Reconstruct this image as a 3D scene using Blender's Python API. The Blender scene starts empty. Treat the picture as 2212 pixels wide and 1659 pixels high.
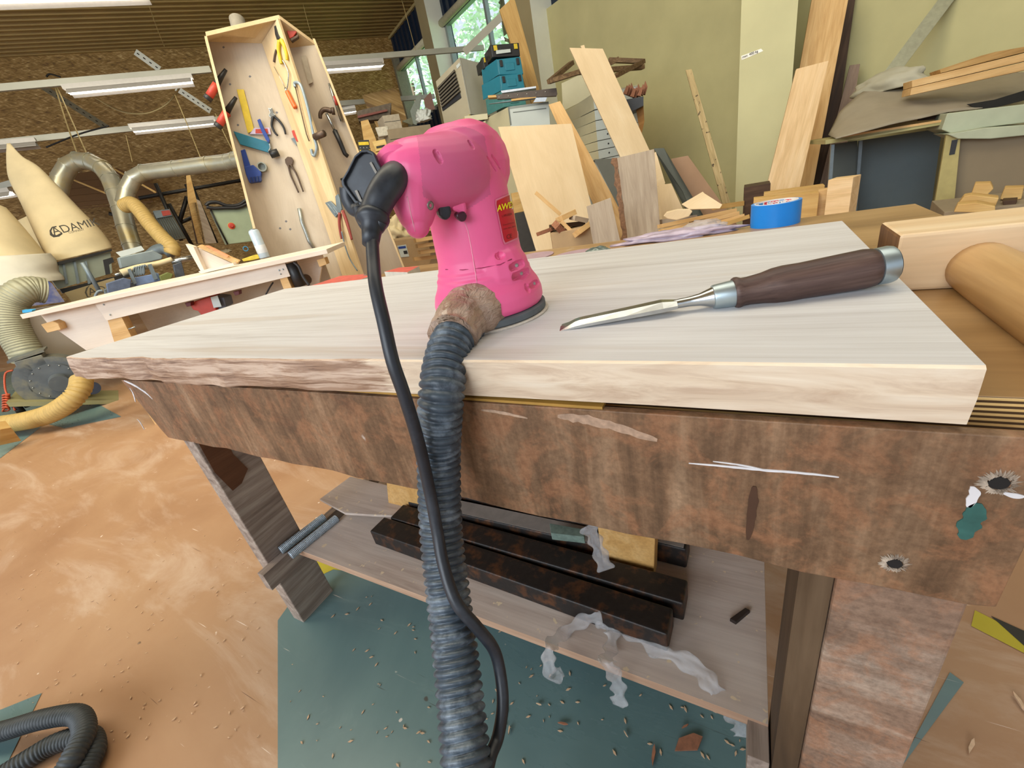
import bpy, bmesh, math, random
from mathutils import Vector, Matrix, noise
random.seed(7)
V=Vector
# ---------------------------------------------------------------- camera, world, lights, exposure
F=905.0; CX,CY=1106.0,829.5; W_,H_=2212.0,1659.0
R=Matrix(((0.87592507,0.03994052,-0.48079104),(0.44372329,-0.45788862,0.77035554),(-0.18938035,-0.88811191,-0.41879866)))
CAM=V((0,0,0.81)); U=0.125
scene=bpy.context.scene
cd=bpy.data.cameras.new('camera'); cam=bpy.data.objects.new('camera',cd); scene.collection.objects.link(cam)
cd.sensor_width=36; cd.lens=F/W_*36; cd.clip_start=0.02; cd.clip_end=200
r0,r1,r2=R.col[0],-R.col[1],-R.col[2]
cam.matrix_world=Matrix(((r0[0],r1[0],r2[0],CAM[0]),(r0[1],r1[1],r2[1],CAM[1]),(r0[2],r1[2],r2[2],CAM[2]),(0,0,0,1)))
scene.camera=cam
w=bpy.data.worlds.new('sky'); scene.world=w; w.use_nodes=True
w.node_tree.nodes['Background'].inputs[0].default_value=(0.80,0.88,1.0,1); w.node_tree.nodes['Background'].inputs[1].default_value=0.9
vs=scene.view_settings; vs.view_transform='Standard'; vs.look='None'; vs.gamma=1; vs.use_curve_mapping=False; vs.exposure=0.15
def area(name,loc,tgt,sx,sy,power,col):
    l=bpy.data.lights.new(name,'AREA'); l.shape='RECTANGLE'; l.size=sx; l.size_y=sy; l.energy=power; l.color=col
    o=bpy.data.objects.new(name,l); scene.collection.objects.link(o); o.location=loc
    o.rotation_euler=(V(tgt)-V(loc)).to_track_quat('-Z','Y').to_euler(); return o
sl_=bpy.data.lights.new('sun','SUN'); sl_.energy=17; sl_.angle=.02; so0=bpy.data.objects.new('sun',sl_); scene.collection.objects.link(so0)
sa_=math.radians(235); so0.rotation_euler=V((math.cos(sa_)*.57,math.sin(sa_)*.57,.82)).to_track_quat('Z','Y').to_euler()
area('daylight_rear_fill',(-1.4,-4.6,2.6),(-0.5,1.0,0.4),4.6,2.4,260,(0.82,0.91,1.0))  # unseen area light added for the daylight from behind; no window is modelled
area('overhead_fill',(0.6,1.8,3.60),(0.3,3.0,0.4),3.0,3.0,60,(1.0,0.95,0.80))  # unseen overhead fill added below the closed ceiling, not an opening in it
area('warm_fill_over_machines',(-2.6,0.2,3.6),(-4.4,2.6,0.5),4.5,2.0,190,(1.0,0.91,0.70))  # unseen warm fill added besides the modelled tubes, kept out of view
# ---------------------------------------------------------------- projection helpers
def ray(px,py): return R@V(((px-CX)/F,(py-CY)/F,1))
def D(px,py,d): return CAM+ray(px,py)*d
def DU(px,py,d): return CAM+ray(px,py)*d*U
def Zp(px,py,z): r=ray(px,py); return CAM+r*((z-CAM.z)/r.z)
def PL(px,py,pl,off=0):
    p,n=pl; p=p+n*off; r=ray(px,py); return CAM+r*((p-CAM).dot(n)/r.dot(n))
def vaz(px,py=600): r=ray(px,py); return math.degrees(math.atan2(r.y,r.x))
def plane(px,py,d,yaw=0,el=0):
    a=math.radians(vaz(px,py)+180+yaw); e=math.radians(el)
    return (D(px,py,d),V((math.cos(a)*math.cos(e),math.sin(a)*math.cos(e),math.sin(e))))
def azv(a): a=math.radians(a); return V((math.cos(a),math.sin(a),0))
# ---------------------------------------------------------------- object helpers
coll=scene.collection
def tag(o,label=None,cat=None,group=None,kind=None):
    if label: o['label']=label
    if cat: o['category']=cat
    if group: o['group']=group
    if kind: o['kind']=kind
    return o
def thing(name,label,cat,loc,group=None):
    o=bpy.data.objects.new(name,None); o.empty_display_size=.02; coll.objects.link(o); o.location=loc
    bpy.context.view_layer.update()
    return tag(o,label,cat,group)
def link(me,name,mat,parent=None,frame=None,smooth=False):
    o=bpy.data.objects.new(name,me); coll.objects.link(o)
    if mat is not None:
        for m in (mat if isinstance(mat,(list,tuple)) else [mat]): me.materials.append(m)
    if smooth:
        for p in me.polygons: p.use_smooth=True
    if parent:
        o.parent=parent; o.matrix_parent_inverse=wm(parent).inverted()
    if frame: o.matrix_basis=frame
    return o
def wm(o):
    m=o.matrix_basis.copy()
    if o.parent: m=wm(o.parent)@o.matrix_parent_inverse@m
    return m
def frame_of(x,z,o):
    x=x.normalized(); z=(z-x*z.dot(x)).normalized(); y=z.cross(x)
    m=Matrix.Identity(4)
    for i,c in enumerate((x,y,z)): m[0][i],m[1][i],m[2][i]=c
    m.translation=o; return m
class MB:
    def __init__(s): s.v=[]; s.f=[]; s.m=[]
    def add(s,vs_,fs,mi=0):
        b=len(s.v); s.v+=[V(a) for a in vs_]; s.f+=[tuple(b+i for i in f) for f in fs]; s.m+=[mi]*len(fs); return s
    def box(s,c,sz,ax=None,mi=0):
        ax=ax or (V((1,0,0)),V((0,1,0)),V((0,0,1))); c=V(c); v=[]
        for k in (-1,1):
            for j in (-1,1):
                for i in (-1,1): v.append(c+ax[0]*(i*sz[0]/2)+ax[1]*(j*sz[1]/2)+ax[2]*(k*sz[2]/2))
        return s.add(v,[(0,2,3,1),(4,5,7,6),(0,1,5,4),(2,6,7,3),(0,4,6,2),(1,3,7,5)],mi)
    def prism(s,pts,vec,mi=0):
        n=len(pts); a=[V(p) for p in pts]; b=[p+vec for p in a]
        return s.add(a+b,[tuple(range(n)),tuple(range(2*n-1,n-1,-1))]+[(i,i+n,(i+1)%n+n,(i+1)%n) for i in range(n)],mi)
    def tube(s,path,rad,seg=12,caps=True,mi=0,sq=None,up=None):
        path=[V(p) for p in path]; n=len(path); rr=rad if isinstance(rad,(list,tuple)) else [rad]*n
        prev=None; vv=[]
        for i,p in enumerate(path):
            t=(path[min(i+1,n-1)]-path[max(i-1,0)]).normalized()
            if prev is None:
                a=up or V((0,0,1)); 
                if abs(a.dot(t))>.95: a=V((1,0,0))
                u_=(a-t*a.dot(t)).normalized()
            else: u_=(prev-t*prev.dot(t)).normalized()
            prev=u_; w_=t.cross(u_)
            for k in range(seg):
                an=2*math.pi*k/seg; q=sq or 1
                vv.append(p+u_*math.cos(an)*rr[i]+w_*math.sin(an)*rr[i]*q)
        fs=[(i*seg+k,i*seg+(k+1)%seg,(i+1)*seg+(k+1)%seg,(i+1)*seg+k) for i in range(n-1) for k in range(seg)]
        if caps: fs+=[tuple(range(seg-1,-1,-1)),tuple((n-1)*seg+k for k in range(seg))]
        return s.add(vv,fs,mi)
    def lathe(s,prof,o,ax,seg=32,mi=0,caps=True):
        ax=V(ax).normalized(); return s.tube([V(o)+ax*z+V((0,0,0)) for r_,z in prof],[max(r_,1e-5) for r_,z in prof],seg,caps,mi) if False else s._lathe(prof,V(o),ax,seg,mi,caps)
    def _lathe(s,prof,o,ax,seg,mi,caps):
        a=V((1,0,0)) if abs(ax.x)<.9 else V((0,1,0)); u_=(a-ax*a.dot(ax)).normalized(); w_=ax.cross(u_)
        vv=[o+ax*z+(u_*math.cos(2*math.pi*k/seg)+w_*math.sin(2*math.pi*k/seg))*max(r_,1e-5) for r_,z in prof for k in range(seg)]
        n=len(prof); fs=[(i*seg+k,i*seg+(k+1)%seg,(i+1)*seg+(k+1)%seg,(i+1)*seg+k) for i in range(n-1) for k in range(seg)]
        if caps: fs+=[tuple(range(seg-1,-1,-1)),tuple((n-1)*seg+k for k in range(seg))]
        return s.add(vv,fs,mi)
    def ball(s,c,r,seg=16,mi=0,ax=(0,0,1),sz=1):
        return s.lathe([(r*math.sin(math.pi*i/10),-r*sz*math.cos(math.pi*i/10)) for i in range(11)],c,ax,seg,mi)
    def build(s,name,mat,parent=None,frame=None,smooth=False,bevel=0,bseg=2):
        me=bpy.data.meshes.new(name)
        vv=s.v
        if frame: inv=frame.inverted(); vv=[inv@a for a in vv]
        me.from_pydata(vv,[],s.f); me.update()
        bm=bmesh.new(); bm.from_mesh(me); bmesh.ops.recalc_face_normals(bm,faces=bm.faces); bm.to_mesh(me); bm.free()
        for p,mi in zip(me.polygons,s.m): p.material_index=mi
        o=link(me,name,mat,parent,frame,smooth)
        if bevel:
            b=o.modifiers.new('bevel','BEVEL'); b.width=bevel; b.segments=bseg; b.limit_method='ANGLE'; b.angle_limit=math.radians(40)
        if smooth=='auto':
            for e in me.edges: pass
            try:
                me.set_sharp_from_angle(angle=math.radians(35))
            except Exception: pass
        return o
def catmull(pts,n=8):
    out=[]; P=[pts[0]]+list(pts)+[pts[-1]]; P=[V(p) for p in P]
    for i in range(1,len(P)-2):
        for k in range(n):
            t=k/n; a,b,c,d=P[i-1],P[i],P[i+1],P[i+2]
            out.append(0.5*((2*b)+(c-a)*t+(2*a-5*b+4*c-d)*t*t+(3*b-a-3*c+d)*t**3))
    out.append(P[-2]); return out
# ---------------------------------------------------------------- materials
def rgb(h):
    if isinstance(h,str):
        c=[int(h[i:i+2],16)/255 for i in (0,2,4)]
    else: c=[x/255 for x in h]
    return tuple([x/12.92 if x<=.04045 else ((x+.055)/1.055)**2.4 for x in c])+(1,)
MATS={}
def nt(name):
    m=bpy.data.materials.new(name); m.use_nodes=True; t=m.node_tree; b=t.nodes['Principled BSDF']; return m,t,b
def ramp(t,stops,inp):
    r_=t.nodes.new('ShaderNodeValToRGB'); e=r_.color_ramp.elements
    while len(e)<len(stops): e.new(.5)
    for i,(p,c) in enumerate(stops): e[i].position=p; e[i].color=c
    t.links.new(inp,r_.inputs[0]); return r_
def noi(t,vec,scale,detail=3,rough=.55,dist=0):
    n=t.nodes.new('ShaderNodeTexNoise'); n.inputs['Scale'].default_value=scale; n.inputs['Detail'].default_value=detail
    n.inputs['Roughness'].default_value=rough; n.inputs['Distortion'].default_value=dist; t.links.new(vec,n.inputs['Vector']); return n
def mapping(t,sc=(1,1,1),rot=(0,0,0),loc=(0,0,0)):
    c=t.nodes.new('ShaderNodeTexCoord'); m=t.nodes.new('ShaderNodeMapping'); t.links.new(c.outputs['Object'],m.inputs[0])
    m.inputs['Scale'].default_value=sc; m.inputs['Rotation'].default_value=rot; m.inputs['Location'].default_value=loc; return m
def mixc(t,fac,a,b,mode='MIX'):
    m=t.nodes.new('ShaderNodeMix'); m.data_type='RGBA'; m.blend_type=mode
    for sock,val in ((0,fac),(6,a),(7,b)):
        if isinstance(val,(int,float,tuple)): m.inputs[sock].default_value=val
        else: t.links.new(val,m.inputs[sock])
    return m.outputs[2]
def bump(t,b,h,s=.3,d=.002):
    n=t.nodes.new('ShaderNodeBump'); n.inputs['Strength'].default_value=s; n.inputs['Distance'].default_value=d
    t.links.new(h,n.inputs['Height']); t.links.new(n.outputs[0],b.inputs['Normal'])
def plain(name,c,rough=.55,metal=0,var=.12,sc=30,dirt=None,spec=.5,em=None,es=0,bs=.1):
    if name in MATS: return MATS[name]
    m,t,b=nt(name); c=rgb(c); mp=mapping(t)
    n=noi(t,mp.outputs[0],sc,4); lo=tuple(x*(1-var) for x in c[:3])+(1,); hi=tuple(min(1,x*(1+var)) for x in c[:3])+(1,)
    r_=ramp(t,[(.3,lo),(.7,hi)],n.outputs['Fac']); out=r_.outputs[0]
    if dirt:
        n2=noi(t,mp.outputs[0],sc*.25,5,.65); r2=ramp(t,[(.5,(0,0,0,1)),(.72,(1,1,1,1))],n2.outputs['Fac']); out=mixc(t,r2.outputs[0],out,rgb(dirt))
    t.links.new(out,b.inputs['Base Color']); b.inputs['Roughness'].default_value=rough; b.inputs['Metallic'].default_value=metal
    b.inputs['Specular IOR Level'].default_value=spec
    if em: b.inputs['Emission Color'].default_value=rgb(em); b.inputs['Emission Strength'].default_value=es
    if bs: bump(t,b,n.outputs['Fac'],bs,.001)
    MATS[name]=m; return m
def wood(name,c1,c2,c3,axis=0,sc=1.0,rough=.6,streak=12,fine=.5,extra=None):
    if name in MATS: return MATS[name]
    m,t,b=nt(name); s=[streak*sc]*3; s[axis]=1.0*sc; mp=mapping(t,tuple(s))
    n=noi(t,mp.outputs[0],2.2,5,.6,.6); r_=ramp(t,[(.25,rgb(c1)),(.5,rgb(c2)),(.75,rgb(c3))],n.outputs['Fac'])
    s2=[60*sc]*3; s2[axis]=2.5*sc; mp2=mapping(t,tuple(s2)); n2=noi(t,mp2.outputs[0],3,3)
    r2=ramp(t,[(.35,(.72,.70,.68,1)),(.6,(1,1,1,1))],n2.outputs['Fac']); out=mixc(t,fine,r_.outputs[0],r2.outputs[0],'MULTIPLY')
    if extra: out=extra(t,out)
    t.links.new(out,b.inputs['Base Color']); b.inputs['Roughness'].default_value=rough; b.inputs['Specular IOR Level'].default_value=.3
    bump(t,b,n2.outputs['Fac'],.15,.0006); MATS[name]=m; return m
def vec_math(t,op,a,bv):
    n=t.nodes.new('ShaderNodeMath'); n.operation=op
    for i,x in enumerate((a,bv)):
        if isinstance(x,(int,float)): n.inputs[i].default_value=x
        else: t.links.new(x,n.inputs[i])
    return n.outputs[0]
def sepxyz(t):
    c=t.nodes.new('ShaderNodeTexCoord'); s=t.nodes.new('ShaderNodeSeparateXYZ'); t.links.new(c.outputs['Object'],s.inputs[0]); return s
# ================================================================ STRUCTURE: hall
WD=4.9; NW=azv(60.1); BD=azv(150.1); NO=azv(145.92); AD=azv(55.92)
def wallpt(px,py,dd=0):      # point on the window wall seen at this pixel, dd in front of it
    r=ray(px,py); return CAM+r*((WD-dd)/r.dot(NW))
corner=wallpt(845,80); OD=(corner-CAM).dot(NO); CZ=corner.z
def osbpt(px,py,dd=0):
    r=ray(px,py); return CAM+r*((OD-dd)/r.dot(NO))
def fl(px,py,z=0): p=Zp(px,py,z); return p
# --- materials
def map2(t,rot1,rot2,sc):
    c=t.nodes.new('ShaderNodeTexCoord'); m=t.nodes.new('ShaderNodeMapping'); t.links.new(c.outputs['Object'],m.inputs[0]); m.inputs['Rotation'].default_value=rot1
    m1=t.nodes.new('ShaderNodeMapping'); t.links.new(m.outputs[0],m1.inputs[0]); m1.inputs['Rotation'].default_value=rot2
    m2=t.nodes.new('ShaderNodeMapping'); t.links.new(m1.outputs[0],m2.inputs[0]); m2.inputs['Scale'].default_value=sc; return m2
def osb_mat(name='osb',k=1.0):
    m,t,b=nt(name); r1=(0,0,math.radians(-55.9)); acc=None
    for ry in (.15,-.5,.75):
        m2=map2(t,r1,(0,ry,0),(7*k,1*k,30*k)); n=noi(t,m2.outputs[0],1.3,2,.5,.9); acc=n.outputs['Fac'] if acc is None else vec_math(t,'MAXIMUM' if ry>0.5 else 'ADD',acc,n.outputs['Fac'])
    acc=vec_math(t,'MULTIPLY',acc,.5)
    r_=ramp(t,[(.34,rgb('6a4c20')),(.46,rgb('8e6e34')),(.56,rgb('a3824a')),(.66,rgb('cdb078'))],acc)
    m3=map2(t,r1,(0,0,0),(.5,.5,.5)); n3=noi(t,m3.outputs[0],1.5,3); r3=ramp(t,[(.3,(.82,.80,.76,1)),(.7,(1,1,1,1))],n3.outputs['Fac'])
    t.links.new(mixc(t,1,r_.outputs[0],r3.outputs[0],'MULTIPLY'),b.inputs['Base Color']); b.inputs['Roughness'].default_value=.65
    return m
M_osb=osb_mat()
def floor_mat(name,base,lo,hi,dust,rough,dustamt=.50):
    m,t,b=nt(name); mp=mapping(t); n=noi(t,mp.outputs[0],1.6,6,.62,.4)
    r_=ramp(t,[(.25,rgb(lo)),(.5,rgb(base)),(.78,rgb(hi))],n.outputs['Fac'])
    m2=mapping(t,(1.1,4.0,1),(0,0,math.radians(28))); n2=noi(t,m2.outputs[0],1.3,9,.68,.8)
    r2=ramp(t,[(dustamt,(0,0,0,1)),(dustamt+.22,(.65,.65,.65,1))],n2.outputs['Fac']); out=mixc(t,r2.outputs[0],r_.outputs[0],rgb(dust))
    # scratches: thin dark and light streaks
    for rot,thr,col in ((20,.745,'5a3a2a'),(95,.75,'e6d8cc'),(60,.76,'3a2a22')):
        m3=mapping(t,(3.0,90,1),(0,0,math.radians(rot))); n3=noi(t,m3.outputs[0],2.0,2,.5)
        r3=ramp(t,[(thr,(0,0,0,1)),(thr+.03,(.8,.8,.8,1))],n3.outputs['Fac']); out=mixc(t,r3.outputs[0],out,rgb(col))
    n4=noi(t,mp.outputs[0],34,2,.5); r4=ramp(t,[(.74,(0,0,0,1)),(.77,(.7,.7,.7,1))],n4.outputs['Fac']); out=mixc(t,r4.outputs[0],out,rgb('f0e4d6'))
    n5=noi(t,mp.outputs[0],17,2,.5); r5=ramp(t,[(.76,(0,0,0,1)),(.78,(.7,.7,.7,1))],n5.outputs['Fac']); out=mixc(t,r5.outputs[0],out,rgb('4a3020'))
    t.links.new(out,b.inputs['Base Color'])
    rr=ramp(t,[(.3,(rough,)*3+(1,)),(.8,(min(1,rough+.25),)*3+(1,))],n2.outputs['Fac']); t.links.new(rr.outputs[0],b.inputs['Roughness'])
    bump(t,b,n.outputs['Fac'],.12,.004); b.inputs['Specular IOR Level'].default_value=.45
    return m
M_flo=floor_mat('floor_terracotta','a98362','966e4e','b79472','cfbaa6',.36)
M_flt=floor_mat('floor_teal','607a7c','4a666a','748e8c','98aca4',.20,.60)
M_fly=floor_mat('floor_yellow','b5a62a','9c8e24','c4b53a','d8cf90',.35,.66)
M_flk=floor_mat('floor_black','2c2a26','22201c','3a3733','6a645c',.3,.66)
fb=MB(); a=fl(0,0,0) if False else None
C0=CAM+BD*-4; 
def room(xa,xb,z): # a along NW (60deg), b along BD (150deg)
    return V((0,0,z))+NW*xa+BD*xb
fb.add([room(-7,-9,0),room(WD+.2,-9,0),room(WD+.2,16,0),room(-7,16,0)],[(0,1,2,3)],0)
def patch(pts,mi,z=.0012):
    fb.add([fl(x,y,z) for x,y in pts],[tuple(range(len(pts)))],mi)
# teal field under the bench, triangles of teal, yellow and black laid in the terracotta
tA=fl(600,1340,.0012); tB=fl(600,1659,.0012); dv=(tB-tA)
def tp(x,y,z=.0012): return u_(x,y,z)
def u_(x,y,z): return V((x*U,y*U,z))
teal=[tA,tA+dv*2.5,V((-.15,-1.0,.0012)),V((.045,-.6,.0012)),V((.045,.62,.0012)),V((-.35,1.0,.0012)),fl(690,1215,.0012)]
fb.add(teal,[tuple(range(len(teal)))],1)
fb.add([fl(652,1262,.0018),fl(720,1230,.0018),fl(760,1235,.0018),fl(700,1150,.0018)],[(0,1,2,3)],2)
patch([(90,1497),(-140,1590),(-60,1800),(10,1660)],1,.0012)
patch([(262,900),(140,925),(98,915),(0,990),(-160,1090),(-200,850),(60,790)],1,.0012)
patch([(2106,1318),(2098,1352),(2240,1425),(2240,1405),(2150,1340)],2,.0012)
patch([(2140,1330),(2240,1420),(2240,1375)],3,.0016)
patch([(2052,1452),(2082,1474),(2000,1585),(1930,1680)],1,.0012)
for f_ in fb.f: pass
o=fb.build('floor',[M_flo,M_flt,M_fly,M_flk]); tag(o,kind='structure')
# OSB wall
o=MB().prism([corner+V((0,0,.05))+AD*.0,V((corner.x,corner.y,0)),V((corner.x,corner.y,0))-AD*12,V((corner.x,corner.y,0))-AD*12+V((0,0,CZ+.05))],NO*.1).build('wall_back',M_osb); tag(o,kind='structure')
# window wall: blue cladding above, cream plaster below
M_blue=plain('blue_cladding','17263a',.45,.1,.2,6)
M_blue2=plain('blue_frame','2c5f9a',.4)
M_cream=plain('cream_plaster','b8b182',.8,0,.06,3,bs=.03)
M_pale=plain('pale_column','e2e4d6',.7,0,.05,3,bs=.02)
M_colshade=plain('column_shaded_face','9a8d68',.7,0,.06,3)  # room face of the columns: its shade is put into a browner colour
def wallrect(p1,p2,zlo,zhi):  # rectangle in wall plane between horizontal positions
    return [V((p1.x,p1.y,zlo)),V((p2.x,p2.y,zlo)),V((p2.x,p2.y,zhi)),V((p1.x,p1.y,zhi))]
# horizontal coordinate along wall: s = dot with BD
def S(p): return (p-CAM).dot(BD)
def wp(s,z,dd=0): q=NW*(WD-dd)+BD*s; return V((q.x,q.y,z))
sc=S(corner)
s_right=-6.0
w2a=wallpt(1000,60); w2=[wallpt(*q) for q in ((969,45),(1192,0))]
z2t=wallpt(969,45).z; s2l=S(wallpt(975,110)); s2r=S(wallpt(1150,60)); z2b=min(wallpt(990,128).z,wallpt(1050,118).z)-.25
s1l=S(wallpt(872,185)); s1r=S(wallpt(938,150)); z1t=wallpt(867,174).z; z1b=wallpt(885,225).z-.6
s_c2=S(wallpt(1190,100)); zcream=wallpt(1192,20).z
top=max(CZ,4.6)+1.0
holes=[(s1r,s1l,z2b,z2t),(s2r,s2l,z2b,z2t)]
wb=MB()
def cell(sa,sb,za,zb,mi=0):
    if sb-sa<1e-3 or zb-za<1e-3: return
    wb.prism([wp(sa,za),wp(sb,za),wp(sb,zb),wp(sa,zb)],NW*.12,mi)
cell(s_right,sc+.3,0,z2b,0); cell(s_right,sc+.3,z2t,CZ+.3,0)
edges=[s_c2,holes[1][0],holes[1][1],holes[0][0],holes[0][1],sc+.3]
cell(s_c2,holes[1][0],z2b,z2t); cell(holes[1][1],holes[0][0],z2b,z2t); cell(holes[0][1],sc+.3,z2b,z2t); cell(s_right,s_c2-.0,z2b,z2t)
o=wb.build('wall_window_side',M_blue); tag(o,kind='structure')
# vertical ribs of the cladding
rb=MB(); s_=s_c2
while s_<sc:
    inside=any(h[0]-.05<s_<h[1]+.05 for h in holes)
    if inside:
        rb.box(wp(s_,(z2t+CZ)/2+.05,.02),(.04,.09,CZ-z2t-.1),(NW,BD,V((0,0,1)))); rb.box(wp(s_,z2b/2,.02),(.04,.09,z2b-.02),(NW,BD,V((0,0,1))))
    else: rb.box(wp(s_,CZ/2,.02),(.04,.09,CZ-.02),(NW,BD,V((0,0,1))))
    s_+=.22
o=rb.build('trim_1',M_blue); tag(o,kind='structure')
# cream inner wall right of the pale column
o=MB().prism([wp(s_right,0,.10),wp(s_c2+.05,0,.10),wp(s_c2+.05,zcream,.10),wp(s_right,zcream,.10)],NW*.095).build('wall_cream',M_cream); tag(o,kind='structure')
# windows: frame, mullions, glass
M_alu=plain('window_frame_grey','8f9a98',.4,.3,.05); M_glass=None
def glass():
    m,t,b=nt('window_glass'); b.inputs['Base Color'].default_value=(.95,1,.98,1); b.inputs['Roughness'].default_value=.05
    b.inputs['Transmission Weight'].default_value=1; b.inputs['IOR'].default_value=1.02; return m
M_glass=glass()
def window(nm,sa,sb,za,zb,mull,rails):
    f=MB(); ax=(BD,NW,V((0,0,1)))
    for s in (sa,sb): f.box(wp(s,(za+zb)/2,-.03),(.07,.1,zb-za),ax)
    for z in (za,zb): f.box(wp((sa+sb)/2,z,-.03),(sb-sa+.07,.1,.08),ax)
    for mm in mull: f.box(wp(mm,(za+zb)/2,-.04),(.06,.07,zb-za),ax)
    for z in rails: f.box(wp((sa+sb)/2,z,-.04),(sb-sa,.07,.05),ax)
    o=f.build(nm,M_alu); tag(o,kind='structure')
    g=MB().prism([wp(sa,za,-.05),wp(sb,za,-.05),wp(sb,zb,-.05),wp(sa,zb,-.05)],NW*.008).build('pane',M_glass,o)
    bl=MB().tube([wp(sa-.05,zb+.02,.07),wp(sb+.05,zb+.02,.07)],.06,12).build('roller_blind',plain('blind_cream','c9c3a4',.6),o,smooth=True)
window('window_1',s2r,s2l,z2b,z2t,[S(wallpt(1052,50)),S(wallpt(1110,50))],[])
window('window_2',s1r,s1l,z2b,z2t,[S(wallpt(906,165))],[])
# columns
def column(pl_,pm,pr_,nm):   # room face pl_..pm, near side face pm..pr_ (pixels on the top edge of the photo)
    sw=S(wallpt(pr_,0,.0)); r=ray(pm,0); dep=WD-sw*r.dot(NW)/r.dot(BD); sl=S(wallpt(pl_,0,dep))
    m=MB().prism([wp(sl,0,.0),wp(sw,0,.0),wp(sw,CZ-.02,.0),wp(sl,CZ-.02,.0)],-NW*dep).build(nm,[M_colshade,M_pale]); tag(m,kind='structure')
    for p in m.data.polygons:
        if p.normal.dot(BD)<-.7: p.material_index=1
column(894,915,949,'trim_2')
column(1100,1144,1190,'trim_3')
# pilaster
ppl=(D(1650,300,3.45),-azv(91)); 
pr=[PL(1600,60,ppl),PL(1720,60,ppl)]; rightv=(pr[1]-pr[0]).normalized()
pm=MB().prism([V((pr[0].x,pr[0].y,0)),V((pr[1].x,pr[1].y,0)),V((pr[1].x,pr[1].y,3.6)),V((pr[0].x,pr[0].y,3.6))],azv(91)*1.0)
o=pm.build('trim_4',plain('pilaster_cream','c0bb90',.8,0,.05,3,bs=.03)); tag(o,kind='structure')
st=MB().prism([PL(x,y,ppl,.002) for x,y in ((1601,121),(1644,105),(1649,110),(1602,130))],azv(91)*.0015).build('paper_strip',plain('paper_white','ece8dc',.7)); tag(st,'narrow white paper notice stuck on the cream pilaster','notice')
def stext(s,px,py,px2,py2,pl,size,mat,parent,nm,off=.001,ext=.0006,shear=0,bold=0,xs=1):
    c=bpy.data.curves.new(nm,'FONT'); c.body=s; c.size=size; c.align_x='LEFT'; c.align_y='CENTER'; c.extrude=ext; c.shear=shear; c.offset=bold
    to=bpy.data.objects.new('t',c); me=bpy.data.meshes.new_from_object(to); bpy.data.objects.remove(to); bpy.data.curves.remove(c)
    for v_ in me.vertices: v_.co.x*=xs
    a=PL(px,py,pl,off); b_=PL(px2,py2,pl,off); fr=frame_of(b_-a,pl[1],a)
    return link(me,nm,mat,parent,fr)
M_ink=plain('black_ink','26231f',.6)
stext('max. 400 kg',1603,124,1640,109,(ppl[0],ppl[1]),.022,M_ink,st,'lettering',.005)
# ceiling: corrugated steel ridges running along AD
M_ceil=plain('ceiling_steel','9c8450',.42,.25,.1,2,bs=.02)
cb=MB(); pc=V((corner.x,corner.y,CZ))
dn=-NO; n0=0; x=0; P=.17; cv=[]; 
prof=[]
N=105
for i in range(-2,N):
    for du,dz in ((0,0),(.05,0),(.075,.05),(.145,.05)):
        prof.append((i*P+du,dz))
for (d_,z_) in prof:
    for s in (.04+.0733*d_,-14): cv.append(pc+dn*d_+AD*s+V((0,0,z_)))
cb.add(cv,[(2*i,2*i+1,2*i+3,2*i+2) for i in range(len(prof)-1)])
o=cb.build('ceiling',M_ceil); tag(o,kind='structure')
# ceiling slab above the ridges closes the hall
o=MB().add([room(-9,-9,CZ+.25),room(WD+.1,-9,CZ+.25),room(WD+.1,16,CZ+.25),room(-9,16,CZ+.25)],[(0,1,2,3)]).build('trim_5',M_ceil); tag(o,kind='structure')
# beam along wall/ceiling edge + post at corner
ax=(BD,NW,V((0,0,1)))
o=MB().box(wp(sc-3,CZ-.02,.05),(8,.05,.05),ax).build('trim_6',plain('cream_steel','a89868',.5)); tag(o,kind='structure')
o=MB().prism([osbpt(842,115,.02),osbpt(866,115,.02),V(osbpt(866,115,.02)[:2]+(0,)) if False else V((osbpt(866,115,.02).x,osbpt(866,115,.02).y,0.0)),V((osbpt(842,115,.02).x,osbpt(842,115,.02).y,0.0))],-NO*.12).build('trim_7',plain('grey_post','7d7a66',.5)); tag(o,kind='structure')
# ================================================================ trees outside the windows
M_leaf=plain('leaf_green','cfe6cc',.7,0,.35,3); M_bark=plain('bark','5a4a38',.9,0,.3,8)
def tree(name,c,h,r_,label):
    t=thing(name,label,'tree',c,'trees outside the windows'); rnd=random.Random(int(h*100)); m=MB()
    for i in range(2600):
        a=rnd.random()*6.283; u_=rnd.random()*2-1; q=(1-u_*u_)**.5; rr=r_*(.55+.45*rnd.random())
        p=c+V((q*math.cos(a)*rr,q*math.sin(a)*rr,h*.62+u_*h*.42))
        d1=V((rnd.gauss(0,1),rnd.gauss(0,1),rnd.gauss(0,.6))).normalized(); d2=d1.cross(V((rnd.gauss(0,1),rnd.gauss(0,1),1))).normalized(); l=.13
        m.add([p-d1*l,p+d2*l*.5,p+d1*l,p-d2*l*.5],[(0,1,2,3)])
    m.build('foliage',M_leaf,t)
    MB().tube([c,c+V((.1,0,h*.5)),c+V((0,.1,h*.8))],[.16,.12,.05],8).build('trunk',M_bark,t,smooth=True)
def outp(px,py,e):
    p=wallpt(px,py); q=p+(p-CAM).normalized()*e; return V((q.x,q.y,0))
tree('broadleaf_tree',outp(885,180,9),8.4,1.9,'pale green tree seen through the smaller far window')
tree('broadleaf_tree',outp(968,80,6.5),9.4,1.7,'pale green tree seen through the left half of the larger window')
tree('broadleaf_tree',outp(1090,80,8),9.6,1.9,'pale green tree seen through the right half of the larger window')
o=MB().add([room(WD+.3,-12,-.05),room(40,-12,-.05),room(40,40,-.05),room(WD+.3,40,-.05)],[(0,1,2,3)]).build('ground',plain('lawn','6f9a5a',.9)); tag(o,kind='structure')
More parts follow.
